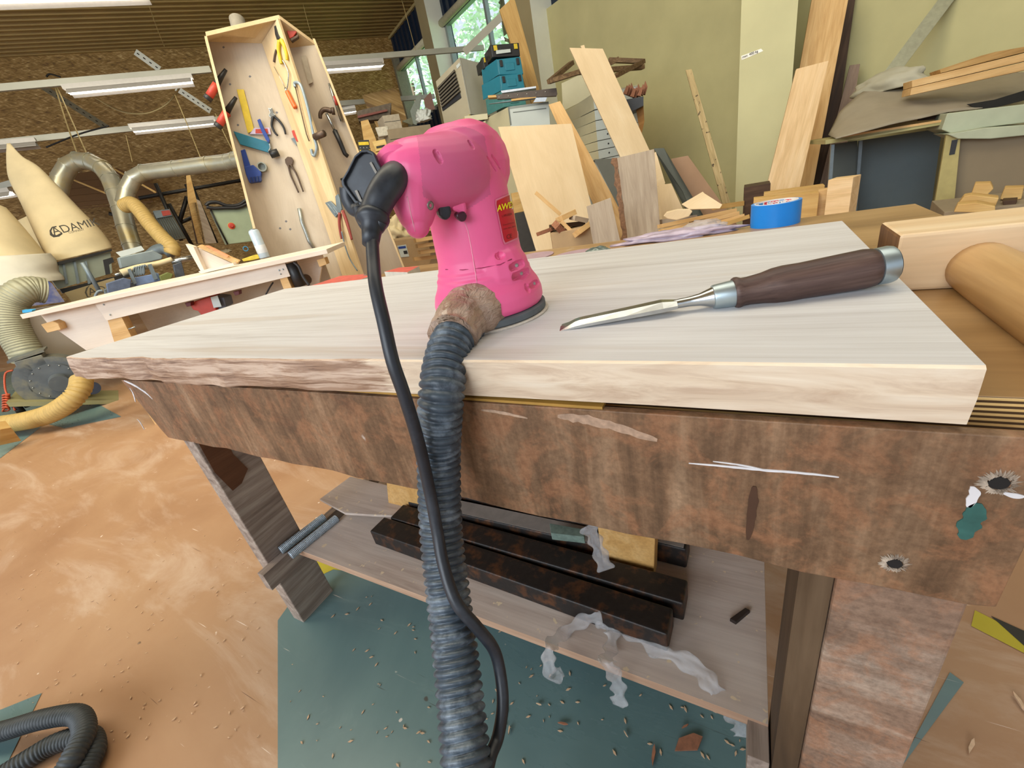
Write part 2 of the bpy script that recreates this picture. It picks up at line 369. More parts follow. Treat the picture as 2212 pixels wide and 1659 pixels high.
# ================================================================ WORKBENCH IN FRONT (units u = 12.5 cm relative to camera)
def u(x,y,z): return CAM+V((x,y,z))*U
def brown_extra(t,out):
    mp=mapping(t,(1,1,1)); n=noi(t,mp.outputs[0],9,6,.7,.5); r_=ramp(t,[(.4,(.62,.58,.55,1)),(.6,(1.1,1.04,1.0,1))],n.outputs['Fac']); out=mixc(t,.8,out,r_.outputs[0],'MULTIPLY')
    n6=noi(t,mp.outputs[0],30,5,.7,.6); r6=ramp(t,[(.48,(0,0,0,1)),(.62,(.42,.42,.42,1))],n6.outputs['Fac']); out=mixc(t,r6.outputs[0],out,rgb('a87452'))
    n2=noi(t,mp.outputs[0],22,3,.6); r2=ramp(t,[(.70,(0,0,0,1)),(.74,(.7,.7,.7,1))],n2.outputs['Fac']); out=mixc(t,r2.outputs[0],out,rgb('d5c8bc'))
    n3=noi(t,mp.outputs[0],5.5,3,.6); r3=ramp(t,[(.64,(0,0,0,1)),(.70,(.5,.5,.5,1))],n3.outputs['Fac']); out=mixc(t,r3.outputs[0],out,rgb('3a2a22')); n4=noi(t,mp.outputs[0],170,5,.75); r4=ramp(t,[(.36,(.66,.62,.58,1)),(.62,(1.15,1.12,1.08,1))],n4.outputs['Fac']); return mixc(t,.65,out,r4.outputs[0],'MULTIPLY')
M_brown=wood('old_brown_ply','5a4634','84684f','a88c70',axis=2,sc=1.8,rough=.55,streak=8,fine=.45,extra=brown_extra)
M_grey=wood('weathered_leg','75655b','a08f82','c4b6a8',axis=1,sc=1.6,rough=.7,streak=14,fine=.6)
M_greyz=wood('weathered_leg_upright','6c5648','927a68','b8a898',axis=0,sc=1.5,rough=.7,streak=8,fine=.4,extra=brown_extra)
M_top=wood('bench_top_amber','7a5a38','9c7a50','b8966a',axis=0,sc=.7,rough=.32,streak=7,fine=.35,extra=lambda t,o:mixc(t,ramp(t,[(.62,(0,0,0,1)),(.72,(.6,.6,.6,1))],noi(t,mapping(t).outputs[0],6,5,.7).outputs['Fac']).outputs[0],o,rgb('cfc4b4')))
def ply_mat():
    m,t,b=nt('ply_edge'); s=sepxyz(t); z=vec_math(t,'MULTIPLY',s.outputs[2],285.0); fr=vec_math(t,'FRACT',z,0) ; 
    r_=ramp(t,[(.0,rgb('4a3218')),(.42,rgb('6a4a22')),(.5,rgb('dcb574')),(1,rgb('c79e5e'))],fr); r_.color_ramp.interpolation='CONSTANT'
    t.links.new(r_.outputs[0],b.inputs['Base Color']); b.inputs['Roughness'].default_value=.5; return m
M_ply=ply_mat()
bench=thing('workbench','low old brown plywood workbench carrying the pale slab and the pink sander','workbench',u(-3,5,-6.48))
TZ=-1.31
tt=MB(); tt.box(u(-2.9,5.43,TZ-.10),(9.94*U,5.86*U,.20*U))
tb=tt.build('tabletop',[M_top,M_ply],bench,bevel=.001)
for p in tb.data.polygons:
    if abs(p.normal.z)<.5: p.material_index=1
ap=MB(); n=60; yf=2.16; 
# front apron: slightly wavy lower edge, slanted left end
topx0,topx1,botx0,botx1=-7.78,1.16,-7.40,1.15
fr_=[]
outline=[u(topx0,yf,-1.40),u(1.165,yf,-1.315),u(1.15,yf,-2.31)]
for i in range(25):
    x=1.05-(1.05+7.2)*i/24; outline.append(u(x,yf,-2.335+.012*math.sin(i*2.3)+.01*math.sin(i*5.1)))
outline+=[u(-7.42,yf,-2.34),u(-7.5,yf,-2.2)]
ap.prism(outline,V((0,.06*U,0))).build('apron',M_brown,bench,bevel=.0008)
MB().box(u(-4.2,yf+.10,-1.325),(6.9*U,.17*U,.02*U)).build('edge_strip',plain('yellow_edge','a8803a',.5),bench)
MB().box(u(-3.3,7.9,-1.85),(8.9*U,.14*U,.85*U)).build('apron',M_brown,bench)
# legs
def leg(x0,x1,y0,y1,mat,z1=-1.52,dx=0):
    m=MB(); m.prism([u(x0,y0,-6.48),u(x1,y0,-6.48),u(x1,y1,-6.48),u(x0,y1,-6.48)],V((dx*U,0,(z1+6.48)*U))); return m.build('leg',mat,bench,bevel=.002)
leg(-7.26,-6.96,2.25,2.96,M_grey); leg(0.54,1.10,2.25,2.75,M_greyz)
MB().prism([u(.36,2.28,-6.48),u(.535,2.28,-6.48),u(.535,2.75,-6.48),u(.36,2.75,-6.48)],V((0,0,4.6*U))).build('leg_batten',wood('dark_batten','3a2c20','5a4632','6f5a44',axis=2),bench)
leg(-7.26,-6.96,7.2,7.8,M_grey); leg(.54,1.10,7.2,7.8,M_greyz)
# stain on the left leg, cleat, stretcher, shelf
MB().prism([V(u(-6.955,y,z)) for y,z in ((2.30,-2.40),(2.66,-2.40),(2.62,-2.9),(2.70,-3.25),(2.52,-3.4),(2.36,-3.42),(2.28,-3.0))],V((.006*U,0,0))).build('glue_stain',wood('dark_stain','5c3a26','704a32','865e42',axis=1),bench)
SZ=-4.88
MB().box(u(-6.87,4.0,SZ-.22),(.17*U,3.9*U,.36*U)).build('cleat',M_grey,bench,bevel=.001)
MB().box(u(.26,4.9,SZ-.22),(.17*U,5.2*U,.36*U)).build('cleat',M_grey,bench,bevel=.001)
def dusty(t,out):
    mp=mapping(t); n=noi(t,mp.outputs[0],4,5,.6); r_=ramp(t,[(.35,(0,0,0,1)),(.7,(.55,.55,.55,1))],n.outputs['Fac']); out=mixc(t,r_.outputs[0],out,rgb('c9beb4'))
    n2=noi(t,mp.outputs[0],60,2,.6); r2=ramp(t,[(.66,(0,0,0,1)),(.70,(1,1,1,1))],n2.outputs['Fac']); return mixc(t,r2.outputs[0],out,rgb('d8c4a4'))
M_shelf=wood('dusty_shelf','a08a7c','beaa9c','d2c2b6',axis=0,sc=1.6,rough=.8,extra=dusty)
M_shelfe=wood('pink_ply_edge','a07c64','b8967c','ccae96',axis=0,sc=1)
sh=MB().prism([u(-6.66,2.63,SZ),u(.34,2.60,SZ),u(.34,7.0,SZ),u(-6.45,7.0,SZ),u(-6.45,3.3,SZ)],V((0,0,-.13*U)))
so=sh.build('shelf',[M_shelf,M_shelfe],bench)
for p in so.data.polygons:
    if abs(p.normal.z)<.5: p.material_index=1
# screws, white scribble and green drip on the apron
M_scr=plain('dull_zinc','8a8680',.45,.7,.2,200); M_white=plain('white_filler','dcd8d8',.7); M_holew=plain('torn_wood','a99886',.9,0,.4,200)
def ap_pt(px,py): r=ray(px,py); return CAM+r*((yf*U)/r.y)
for px,py,r_ in ((1403,951,.04),(1076,921,.035),(1724,1195,.03),(1309,1108,.022)):
    p=ap_pt(px,py); MB().lathe([(.2*r_*U,.012*U),(r_*U*.8,.012*U),(r_*U,.004*U),(r_*U,0)],p+V((0,.002,0)),(0,-1,0),20).build('screw',M_scr,bench,smooth=True)
for px,py,r_ in ((2157,1042,.075),(1932,1216,.07)):
    p=ap_pt(px,py); g=MB()
    for k in range(60):
        a0=k*2.399; r0_=r_*U*(.45+.2*random.random()); r1_=r_*U*(.72+.32*random.random()); da=.22+.2*random.random()
        e1=V((math.cos(a0),0,math.sin(a0))); e2=V((math.cos(a0+da),0,math.sin(a0+da))); e3=V((math.cos(a0+da*.6),0,math.sin(a0+da*.6)))
        g.prism([p+e1*r0_-V((0,.0012*random.random(),0)),p+e2*r0_-V((0,.0015,0)),p+e3*r1_-V((0,.0003,0))],V((0,.0008,0)))
    g.build('torn_hole_rim',M_holew,bench); MB().lathe([(r_*U*.45,.0008),(r_*U*.45,0)],p+V((0,.0,0)),(0,-1,0),16).build('screw',plain('hole_dark','1c1815',.9),bench)
def mark(pts,wd,mat,nm):
    m=MB(); q=catmull([ap_pt(*p)+V((0,-.0006,0)) for p in pts],6); 
    d=(q[-1]-q[0]).normalized(); pv=V((-d.z,0,d.x))*wd*U/2
    up=[a+pv*(math.sin(math.pi*(.04+.92*i/(len(q)-1)))**.6)*(.8+.35*noise.noise(a*260)) for i,a in enumerate(q)]; dn_=[a-pv*(math.sin(math.pi*(.04+.92*i/(len(q)-1)))**.6)*(.8+.35*noise.noise(a*310)) for i,a in enumerate(q)]
    m.prism(up+dn_[::-1],V((0,.0008,0))); return m.build(nm,mat,bench)
mark([(1488,1000),(1560,1006),(1640,1014),(1740,1022),(1812,1030)],.018,M_white,'chalk_line')
mark([(1540,996),(1600,1004),(1660,1016)],.012,M_white,'chalk_line')
mark([(268,822),(290,832),(315,848),(330,862)],.05,M_white,'white_smear')
mark([(296,905),(303,912),(312,928)],.03,M_white,'white_smear'); mark([(281,838),(288,850),(293,868)],.035,M_white,'white_smear')
mark([(2162,1062),(2190,1070),(2212,1072)],.03,M_white,'white_smear'); mark([(2100,1050),(2104,1068),(2092,1095)],.05,M_white,'white_smear')
mark([(2112,1086),(2104,1110),(2092,1135),(2080,1164)],.10,plain('green_drip','32605a',.3,0,.3,60),'green_paint_drip')
mark([(1630,1050),(1625,1100),(1615,1165)],.06,plain('dark_drip','4a3020',.5),'dark_run')
mark([(1205,898),(1260,905),(1330,922),(1420,950)],.09,plain('pale_scrape','a88a72',.8,0,.3,150),'sawn_scrape')
mark([(1040,885),(1080,890),(1140,903)],.03,plain('pale_scrape2','ad9078',.8,0,.3,150),'sawn_scrape')
# ---------------------------------------------------------------- slab
def slab_mat():
    m,t,b=nt('pale_slab'); mp=mapping(t,(1.6,34,34)); n=noi(t,mp.outputs[0],1.7,5,.6,.5)
    r_=ramp(t,[(.22,rgb('b2aeae')),(.40,rgb('c9c7c7')),(.56,rgb('d0cfd0')),(.8,rgb('dadada'))],n.outputs['Fac'])
    mp2=mapping(t,(3,120,60)); n2=noi(t,mp2.outputs[0],3,3); r2=ramp(t,[(.3,(.82,.80,.78,1)),(.6,(1,1,1,1))],n2.outputs['Fac']); out=mixc(t,.6,r_.outputs[0],r2.outputs[0],'MULTIPLY')
    mp4=mapping(t,(.55,9,9)); n4=noi(t,mp4.outputs[0],1.3,3,.5); r4=ramp(t,[(.60,(0,0,0,1)),(.66,(.5,.5,.5,1)),(.70,(0,0,0,1))],n4.outputs['Fac']); out=mixc(t,r4.outputs[0],out,rgb('b8a898'))
    # bark colour on the live edge (left part of the front)
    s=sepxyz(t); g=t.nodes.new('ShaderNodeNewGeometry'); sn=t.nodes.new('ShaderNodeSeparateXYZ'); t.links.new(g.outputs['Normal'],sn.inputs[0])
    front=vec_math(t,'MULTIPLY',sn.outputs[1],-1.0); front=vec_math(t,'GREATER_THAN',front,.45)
    mq=mapping(t,(9,9,60)); nq=noi(t,mq.outputs[0],1.2,5,.65,1.0); rq=ramp(t,[(.35,rgb('c9a884')),(.5,rgb('e2c8a6')),(.7,rgb('f2dfc2'))],nq.outputs['Fac']); out=mixc(t,vec_math(t,'MULTIPLY',front,.8),out,rq.outputs[0])  # front face tinted cream: its warmer light is put into the colour
    mp3=mapping(t,(5,22,70)); n3=noi(t,mp3.outputs[0],2.2,6,.7,.7)
    grad=t.nodes.new('ShaderNodeMapRange'); t.links.new(s.outputs[0],grad.inputs[0]); grad.inputs[1].default_value=-.21; grad.inputs[2].default_value=-.36; grad.inputs[3].default_value=-.40; grad.inputs[4].default_value=.24
    sm=vec_math(t,'ADD',n3.outputs['Fac'],grad.outputs[0]); r3=ramp(t,[(.50,(0,0,0,1)),(.60,(1,1,1,1))],sm); fac=vec_math(t,'MULTIPLY',r3.outputs[0],front)
    mb=mapping(t,(6,30,110)); nb=noi(t,mb.outputs[0],1.6,5,.65,.5); bk=ramp(t,[(.30,rgb('6c4e3c')),(.46,rgb('a08068')),(.60,rgb('c8ae98'))],nb.outputs['Fac']); out=mixc(t,fac,out,bk.outputs[0])
    t.links.new(out,b.inputs['Base Color']); b.inputs['Roughness'].default_value=.5; b.inputs['Specular IOR Level'].default_value=.35
    bump(t,b,n2.outputs['Fac'],.12,.0005); return m
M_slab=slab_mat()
sl=MB(); NS=110; rows=[]
for i in range(NS+1):
    f_=i/NS; x0=-8.86+(0.857+8.86)*f_; le=max(0,min(1,(.72-f_)/.2)); nz=noise.noise(V((x0*1.3,0,0)))*.06*le+noise.noise(V((x0*5,3,0)))*.02*le
    yt=2.02+(2.165-2.02)*min(1,f_*1.15)+nz; yb=yt+.02+(-.05*le)+noise.noise(V((x0*2,9,0)))*.07*le
    ym=yt-(.03*le)+noise.noise(V((x0*3,5,0)))*.03*le
    zb=-1.295-.012*le*math.sin(x0*2)-.01*le
    xb=-8.45+(0.872+8.45)*f_; yk=5.55+(5.846-5.55)*f_
    rows.append([u(x0,yt+.015,-1),u(x0,yt,-1.012),u(x0,ym,-1.15),u(x0,yb,zb+.01),u(x0,yb+.015,zb),u(xb,yk,-1.295),u(xb,yk,-1)])
vv=[p for r_ in rows for p in r_]; K=7
fs=[(i*K+k,i*K+(k+1)%K,(i+1)*K+(k+1)%K,(i+1)*K+k) for i in range(NS) for k in range(K)]+[tuple(range(K)),tuple(NS*K+k for k in range(K))]
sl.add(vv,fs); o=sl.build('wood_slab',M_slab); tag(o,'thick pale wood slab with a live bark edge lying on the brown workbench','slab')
# ================================================================ SANDER
Ox,Oy=-1.985,3.10
def so_(x,y,z): return u(Ox+x,Oy+y,z)
sander=thing('orbital_sander','pink corded random orbital sander standing upright on the pale slab','sander',so_(0,0,-1))
M_pink=plain('pink_plastic','ec5f92',.42,0,.05,14,dirt='f09ab8',bs=.05)
M_blackrub=plain('black_rubber','23272e',.42,0,.15,60,dirt='3d434b',bs=.1)
M_padg=plain('pad_grey','5b6164',.8,0,.12,90); M_disc=plain('sanding_disc','c8beb2',.9,0,.15,200)
MB().lathe([(.50*U,0),(.505*U,.012*U),(.50*U,.02*U)],so_(0,0,-1),(0,0,1),56).build('sanding_disc',M_disc,sander)
MB().lathe([(.47*U,.02*U),(.485*U,.03*U),(.485*U,.075*U),(.46*U,.085*U),(.3*U,.09*U)],so_(0,0,-1),(0,0,1),56).build('pad',M_padg,sander,smooth='auto')
b=MB()
b.lathe([(.30*U,.085*U),(.455*U,.09*U),(.475*U,.13*U),(.475*U,.20*U),(.455*U,.27*U),(.42*U,.33*U),(.405*U,.37*U),(.405*U,.40*U),(.385*U,.415*U),(.385*U,.45*U),(.37*U,.465*U),(.365*U,.50*U),(.355*U,.54*U),(.348*U,.7*U),(.335*U,.95*U),(.33*U,1.15*U),(.33*U,1.25*U),(.315*U,1.36*U),(.27*U,1.44*U),(.18*U,1.49*U),(.05*U,1.505*U)],so_(0,0,-1),(0,0,1),64)
RG=DU(868,376,2.88); AX=so_(0,0,.17)
hv=(RG-so_(0,0,.2)); 
hpath=catmull([so_(.02,.02,.10),DU(1000,370,3.14),DU(965,374,3.02),DU(920,376,2.94),RG+(AX-RG)*.08],8)
n=len(hpath); hr=[(.275-.055*(i/n)**2)*U for i in range(n)]
b.tube(hpath,hr,28,sq=.86,up=V((0,0,1))); b.ball(hpath[-1]+(AX-RG).normalized()*.05*U,.225*U,24)
# hanging lobe at the end of the handle
lp=catmull([DU(892,385,2.93),DU(896,430,2.93),DU(899,463,2.93),DU(902,488,2.93)],6); ln=len(lp)
b.tube(lp,[(.195-.10*(i/(ln-1))**1.3)*U for i in range(ln)],20)
b.ball(lp[-1],.086*U,16)
# dust outlet boss
OUT0=so_(.02,-.1,-.80); OUT1=DU(1038,668,3.42)
b.tube([OUT0,OUT0+(OUT1-OUT0)*.5,OUT1],[.22*U,.2*U,.185*U],24)
# right-hand saddle over the fan housing and vent bulge
a_=math.radians(-15); rv=V((math.cos(a_),math.sin(a_),0))
b.ball(so_(.14*rv.x,.14*rv.y,-.62),.30*U,20); b.ball(so_(.02,.10,.20),.33*U,20)
M_tmp=bpy.data.meshes.new('body')
o=b.build('body',M_pink,sander)
def bake(o,mods):
    for fn in mods: fn(o)
    dg=bpy.context.evaluated_depsgraph_get(); me=bpy.data.meshes.new_from_object(o.evaluated_get(dg)); o.modifiers.clear(); old=o.data; o.data=me; me.name=o.name
    return o
def m_rem(o): 
    r_=o.modifiers.new('r','REMESH'); r_.mode='VOXEL'; r_.voxel_size=.0011; r_.use_smooth_shade=True
def m_smo(it,fac=.6):
    def f_(o): s=o.modifiers.new('s','SMOOTH'); s.iterations=it; s.factor=fac
    return f_
bake(o,[m_rem,m_smo(5)])
# pick points on the body for details by casting rays from the camera side
bpy.context.view_layer.update()
def hit(px,py):
    inv=o.matrix_world.inverted(); r_=ray(px,py).normalized(); ok,loc,nor,idx=o.ray_cast(inv@CAM,inv.to_3x3()@r_)
    if not ok: return so_(0,0,-.5),V((0,-1,0))
    return o.matrix_world@loc,(o.matrix_world.to_3x3()@nor).normalized()
cut=MB()
def slot(p1,p2,r_,dep=.03):
    a,na=hit(*p1); c,nc=hit(*p2); cut.tube([a+na*(r_*.15)*U,(a+c)/2+(na+nc)*.5*(r_*.15)*U,c+nc*(r_*.15)*U],[r_*U*.8,r_*U,r_*U*.8],12); cut.ball(a+na*(r_*.15)*U,r_*U*.8,10); cut.ball(c+nc*(r_*.15)*U,r_*U*.8,10)
sl1=[((941,328),(951,348),.026),((1014,306),(1021,318),.02),((1053,340),(1072,368),.016),((1063,336),(1081,364),.014)]
for a in sl1: slot(*a)
slot((1077,553),(1084,551),.04); slot((1138,618),(1141,626),.035)
# three vent slots on the right flank
slot((1106,578),(1129,568),.040); slot((1112,598),(1141,586),.042); slot((1147,618),(1162,609),.032)
co=cut.build('cutter',M_pink)
def m_bool(o):
    m=o.modifiers.new('b','BOOLEAN'); m.operation='DIFFERENCE'; m.solver='EXACT'; m.use_self=True; m.object=co
bake(o,[m_bool]); bpy.data.objects.remove(co)
for p in o.data.polygons: p.use_smooth=True
o.data.materials.append(plain('pink_handle_dark','d65a88',.5,0,.08,18,dirt='b0607f',bs=.05))  # darker pink for the faces along the handle barrel
from mathutils import kdtree
kd=kdtree.KDTree(len(hpath))
for i_,q_ in enumerate(hpath): kd.insert(q_,i_)
kd.balance()
for p in o.data.polygons:
    _c,i_,d_=kd.find(p.center)
    if 8<i_<n*.80 and d_<hr[i_]*1.06 and (V((p.center.x,p.center.y,0))-V((so_(0,0,0).x,so_(0,0,0).y,0))).length>.14*U: p.material_index=1
body=o
# vent interior, seam, screws
for p1 in ((1116,573),(1126,590),(1154,612)):
    q,nq=hit(*p1); MB().ball(q-nq*.012*U,.022*U,10).build('vent_core',plain('vent_grey','a9aea6',.5,.3),sander,smooth=True)
def ribbon(pxs,wd,mat,nm,off=.004,par=sander):
    m=MB(); pts=[hit(*p) for p in pxs]; ps=[a+n_*off*U for a,n_ in pts]; m.tube(ps,wd*U,6); return m.build(nm,mat,par,smooth=True)
M_seam=plain('seam_pale','f0a0b4',.6)
ribbon([(1004,480),(1011,500),(1017,530),(1022,560),(1027,590),(1030,612)],.0035,M_seam,'seam',.0)
ribbon([(880,425),(884,445),(888,465),(893,485),(897,500)],.004,M_seam,'seam',.0)
M_dgroove=plain('groove_dark','a12a58',.6)
ribbon([(963,582),(1000,583),(1040,579),(1080,572),(1105,560)],.004,M_dgroove,'seam',.003)
ribbon([(872,360),(878,385),(876,405),(868,420)],.003,M_dgroove,'seam',.0)
q,nq=hit(930,444); MB().lathe([(.03*U,-.01*U),(.03*U,.002*U),(.012*U,.002*U),(.012*U,-.008*U)],q,nq,14).build('screw',M_scr,sander,smooth=True)
# collar ring and black strain relief
CD=(DU(842,402,2.66)-RG).normalized()
MB().lathe([(.135*U,-.12*U),(.185*U,-.10*U),(.192*U,-.03*U),(.186*U,.03*U),(.155*U,.055*U),(.10*U,.055*U)],RG,CD,40).build('collar',M_pink,sander,smooth='auto')
gp=catmull([RG+CD*.02*U,DU(848,390,2.76),DU(827,418,2.73),DU(812,450,2.74),DU(806,468,2.74)],8); gn=len(gp)
cgd=MB().tube(gp,[(.104-.014*i/gn)*U for i in range(gn)],24).build('cable_guard',M_blackrub,sander,smooth=True)
kp=DU(806,468,2.74); kd=(DU(803,500,2.72)-kp).normalized()
MB().lathe([(.075*U,-.03*U),(.10*U,-.02*U),(.108*U,.01*U),(.10*U,.04*U),(.07*U,.06*U),(.06*U,.13*U),(.052*U,.2*U)],kp,kd,28).build('guard_lip',M_blackrub,cgd,smooth=True)
# hook plate
hpl=plane(785,390,2.78*U,-18,12)
outer=[(797,324),(809,330),(818,352),(829,371),(806,408),(793,437),(783,446),(769,440),(741,402),(739,392),(752,370),(768,338),(783,325)]
m=MB(); m.prism([PL(x,y,hpl) for x,y in outer],-hpl[1]*.035*U); hkp=m.build('hook_plate',M_blackrub,sander,bevel=.0012)
cxh=sum(p[0] for p in outer)/len(outer); cyh=sum(p[1] for p in outer)/len(outer)
ring=[PL(x,y,hpl,.001) for x,y in outer]; rin=[PL(cxh+(x-cxh)*.86,cyh+(y-cyh)*.88,hpl,.001) for x,y in outer]; nn=len(outer); e_=hpl[1]*.018*U
m=MB(); m.add(ring+rin+[p+e_ for p in ring]+[p+e_ for p in rin],[(i+2*nn,(i+1)%nn+2*nn,(i+1)%nn+3*nn,i+3*nn) for i in range(nn)]+[(i,(i+1)%nn,(i+1)%nn+2*nn,i+2*nn) for i in range(nn)]+[(i+nn,i+3*nn,(i+1)%nn+3*nn,(i+1)%nn+nn) for i in range(nn)])
m.build('hook_rim',M_blackrub,hkp,bevel=.0006)
M_worn=plain('worn_tan','9b9488',.6)
for pts in (((798,352),(802,349),(815,373),(811,376)),((766,412),(771,410),(783,436),(778,438))):
    MB().prism([PL(x,y,hpl,.0015) for x,y in pts],-hpl[1]*.001).build('hook_slot',M_worn,hkp)
MB().tube(catmull([DU(745,405,2.82),DU(748,430,2.84),DU(762,452,2.84),DU(776,452,2.8)],6),.045*U,12,sq=.6).build('hook_clip',M_blackrub,sander,smooth=True)
MB().tube(catmull([DU(775,448,2.8),DU(782,472,2.8),DU(796,492,2.78),DU(815,494,2.74),DU(824,478,2.72)],6),.042*U,12).build('hook_loop',M_blackrub,sander,smooth=True)
# trigger switch
tp=plane(962,462,2.98*U,10,-5)
MB().prism([PL(x,y,tp) for x,y in ((946,440),(972,440),(976,458),(973,469),(966,476),(956,475),(950,466))],-tp[1]*.13*U).build('trigger_switch',M_blackrub,sander,bevel=.002)
tp2=plane(995,458,3.02*U,10,-5)
MB().prism([PL(x,y,tp2) for x,y in ((972,436),(1006,434),(1010,456),(1004,466),(978,454))],-tp2[1]*.14*U).build('switch_housing',M_pink,sander,bevel=.003)
MB().prism([PL(x,y,tp2,.004) for x,y in ((986,462),(1003,456),(1010,466),(1006,478),(996,480),(985,470))],-tp2[1]*.10*U).build('lock_button',plain('dark_maroon','3c1424',.35),sander,bevel=.002)
# rating plate wrapped on the body
def wrap(px,py,off): q,nq=hit(px,py); return q+nq*off*U
def decal(corners,mat,nm,off,nu=8,nv=12,th=.003,round_=0,par=None):
    (x0,y0),(x1,y1),(x2,y2),(x3,y3)=corners; g=[]
    for j in range(nv+1):
        for i in range(nu+1):
            a=i/nu; c=j/nv
            if round_ and j in (0,nv): a=round_+(1-2*round_)*a
            X_=(x0*(1-a)+x1*a)*(1-c)+(x3*(1-a)+x2*a)*c; Y_=(y0*(1-a)+y1*a)*(1-c)+(y3*(1-a)+y2*a)*c
            g.append(hit(X_,Y_))
    m=MB(); T=[p+n_*off*U for p,n_ in g]; Bk=[p+n_*(off-th)*U for p,n_ in g]; K=nu+1; NN=len(T)
    m.add(T+Bk,[(j*K+i,j*K+i+1,(j+1)*K+i+1,(j+1)*K+i) for j in range(nv) for i in range(nu)]+[(j*K+i+NN,(j+1)*K+i+NN,(j+1)*K+i+1+NN,j*K+i+1+NN) for j in range(nv) for i in range(nu)]); return m.build(nm,mat,par or sander,smooth=True)
def wtext(s,size_px,at,dirx,diry,mat,nm,off,shear=0,bold=0):
    c=bpy.data.curves.new(nm,'FONT'); c.body=s; c.size=1; c.shear=shear; c.offset=bold; c.align_y='CENTER'
    to=bpy.data.objects.new('t',c); me=bpy.data.meshes.new_from_object(to); bpy.data.objects.remove(to); bpy.data.curves.remove(c)
    bm=bmesh.new(); bm.from_mesh(me); bmesh.ops.subdivide_edges(bm,edges=[e for e in bm.edges if e.calc_length()>.2],cuts=2); bm.to_mesh(me); bm.free()
    for v_ in me.vertices:
        x=at[0]+dirx[0]*v_.co.x*size_px-diry[0]*v_.co.y*size_px; y=at[1]+dirx[1]*v_.co.x*size_px-diry[1]*v_.co.y*size_px
        v_.co=wrap(x,y,off)
    return link(me,nm,mat,plate)
M_redl=plain('label_red','c4122c',.35); M_yell=plain('label_yellow','f2e21a',.5); M_rim=plain('label_clear','e87a98',.35); M_dkred=plain('label_print','5c0d18',.5)
dc=[(1070,435),(1101,421),(1117,513),(1089,525)]
plate=decal([(1067,432),(1103,417),(1120,516),(1087,529)],M_rim,'rating_plate',.006,round_=.06); decal(dc,M_redl,'printed_face',.009,round_=.06,par=plate)
wtext('AWD',17.5,(1071,452),(.80,-.22),(.22,1),M_yell,'lettering',.0125,.25,.03)
for s_,y in (('LXR2580',468),('Elektrowerkzeug',487),('230V~50Hz 450W',496)):
    wtext(s_,6.5 if y<480 else 4.0,(1082+(y-468)*.12,y),(.85,-.22),(.16,1),M_dkred,'lettering',.0125)
wtext('CE',13,(1092,513),(.75,-.18),(.15,1),M_dkred,'lettering',.0125)
# power cord (part of the sander)
cp=[DU(803,500,2.72),DU(806,560,2.66),DU(812,620,2.58),DU(830,700,2.55),DU(848,780,2.56),DU(872,850,2.62),DU(897,930,2.72),DU(915,1000,2.82),DU(932,1080,2.9),DU(945,1150,2.93),DU(958,1220,2.90),DU(985,1300,2.83),DU(1030,1355,2.85),DU(1065,1400,2.9),DU(1080,1450,2.9),DU(1086,1520,2.85),DU(1076,1590,2.8),DU(1058,1640,2.7),DU(1048,1720,2.6),DU(1060,1900,2.5)]
cp2=cp+[V((cp[-1].x,cp[-1].y,.10)),V((cp[-1].x-.06,cp[-1].y-.04,.010)),V((cp[-1].x-.35,cp[-1].y-.3,.008))]
MB().tube(catmull(cp2,8),.042*U,14).build('power_cord',M_blackrub,sander,smooth=True)
# ================================================================ dust hose with packing tape
M_hose=plain('hose_blue_grey','414d58',.4,0,.25,160,dirt='7b8894',bs=.2)
hose=thing('dust_hose','black corrugated dust hose taped to the pink sander and hanging down in front','hose',DU(1010,1659,2.62))
hp=[DU(1012,700,3.34),DU(978,738,3.10),DU(962,790,2.97),DU(954,850,2.90),DU(949,930,2.98),DU(948,1000,3.07),DU(953,1150,3.12),DU(970,1300,3.02),DU(988,1450,2.88),DU(1008,1659,2.62),DU(1030,1900,2.35)]
e=hp[-1]; hp+=[V((e.x+.0,e.y-.02,.30)),V((e.x-.02,e.y-.06,.10)),V((e.x-.10,e.y-.14,.035)),V((e.x-.4,e.y-.35,.03))]
def corr(path_pts,r_,amp,pitch,name,mat,parent=None,seg=22,n=40):
    c=catmull(path_pts,n); L=[0]
    for i in range(1,len(c)): L.append(L[-1]+(c[i]-c[i-1]).length)
    tot=L[-1]; cnt=int(tot/pitch*6); pts=[];j=0
    for i in range(cnt+1):
        s=tot*i/cnt
        while j<len(L)-2 and L[j+1]<s: j+=1
        f_=(s-L[j])/max(1e-9,L[j+1]-L[j]); pts.append((c[j].lerp(c[j+1],min(1,f_)),s))
    rad=[r_+amp*(abs(math.cos(math.pi*s/pitch))**.8*2-1) for p,s in pts]
    m=MB().tube([p for p,s in pts],rad,seg); return m.build(name,mat,parent,smooth=True)
corr(hp,.148*U,.015*U,.058*U,'corrugated_tube',M_hose,hose)
def tape_mat():
    m,t,b=nt('brown_packing_tape'); mp=mapping(t); n=noi(t,mp.outputs[0],16,5,.6,1.2); r_=ramp(t,[(.3,rgb('8a6f5c')),(.5,rgb('ac8f7a')),(.75,rgb('ccb49f'))],n.outputs['Fac'])
    t.links.new(r_.outputs[0],b.inputs['Base Color']); b.inputs['Roughness'].default_value=.22; b.inputs['Coat Weight'].default_value=.5; b.inputs['Coat Roughness'].default_value=.1
    mp2=mapping(t,(60,24,60)); n2=noi(t,mp2.outputs[0],1.2,4,.55,2.0); bump(t,b,n2.outputs['Fac'],1.0,.006); return m
tpth=catmull([OUT1+(OUT0-OUT1)*.05,DU(1030,668,3.38),DU(1012,676,3.36),DU(994,696,3.25),DU(978,728,3.12)],10); tn=len(tpth)
seg=30; m=MB(); m.tube(tpth,[(.232-.05*(i/(tn-1))**1.4)*U for i in range(tn)],seg)
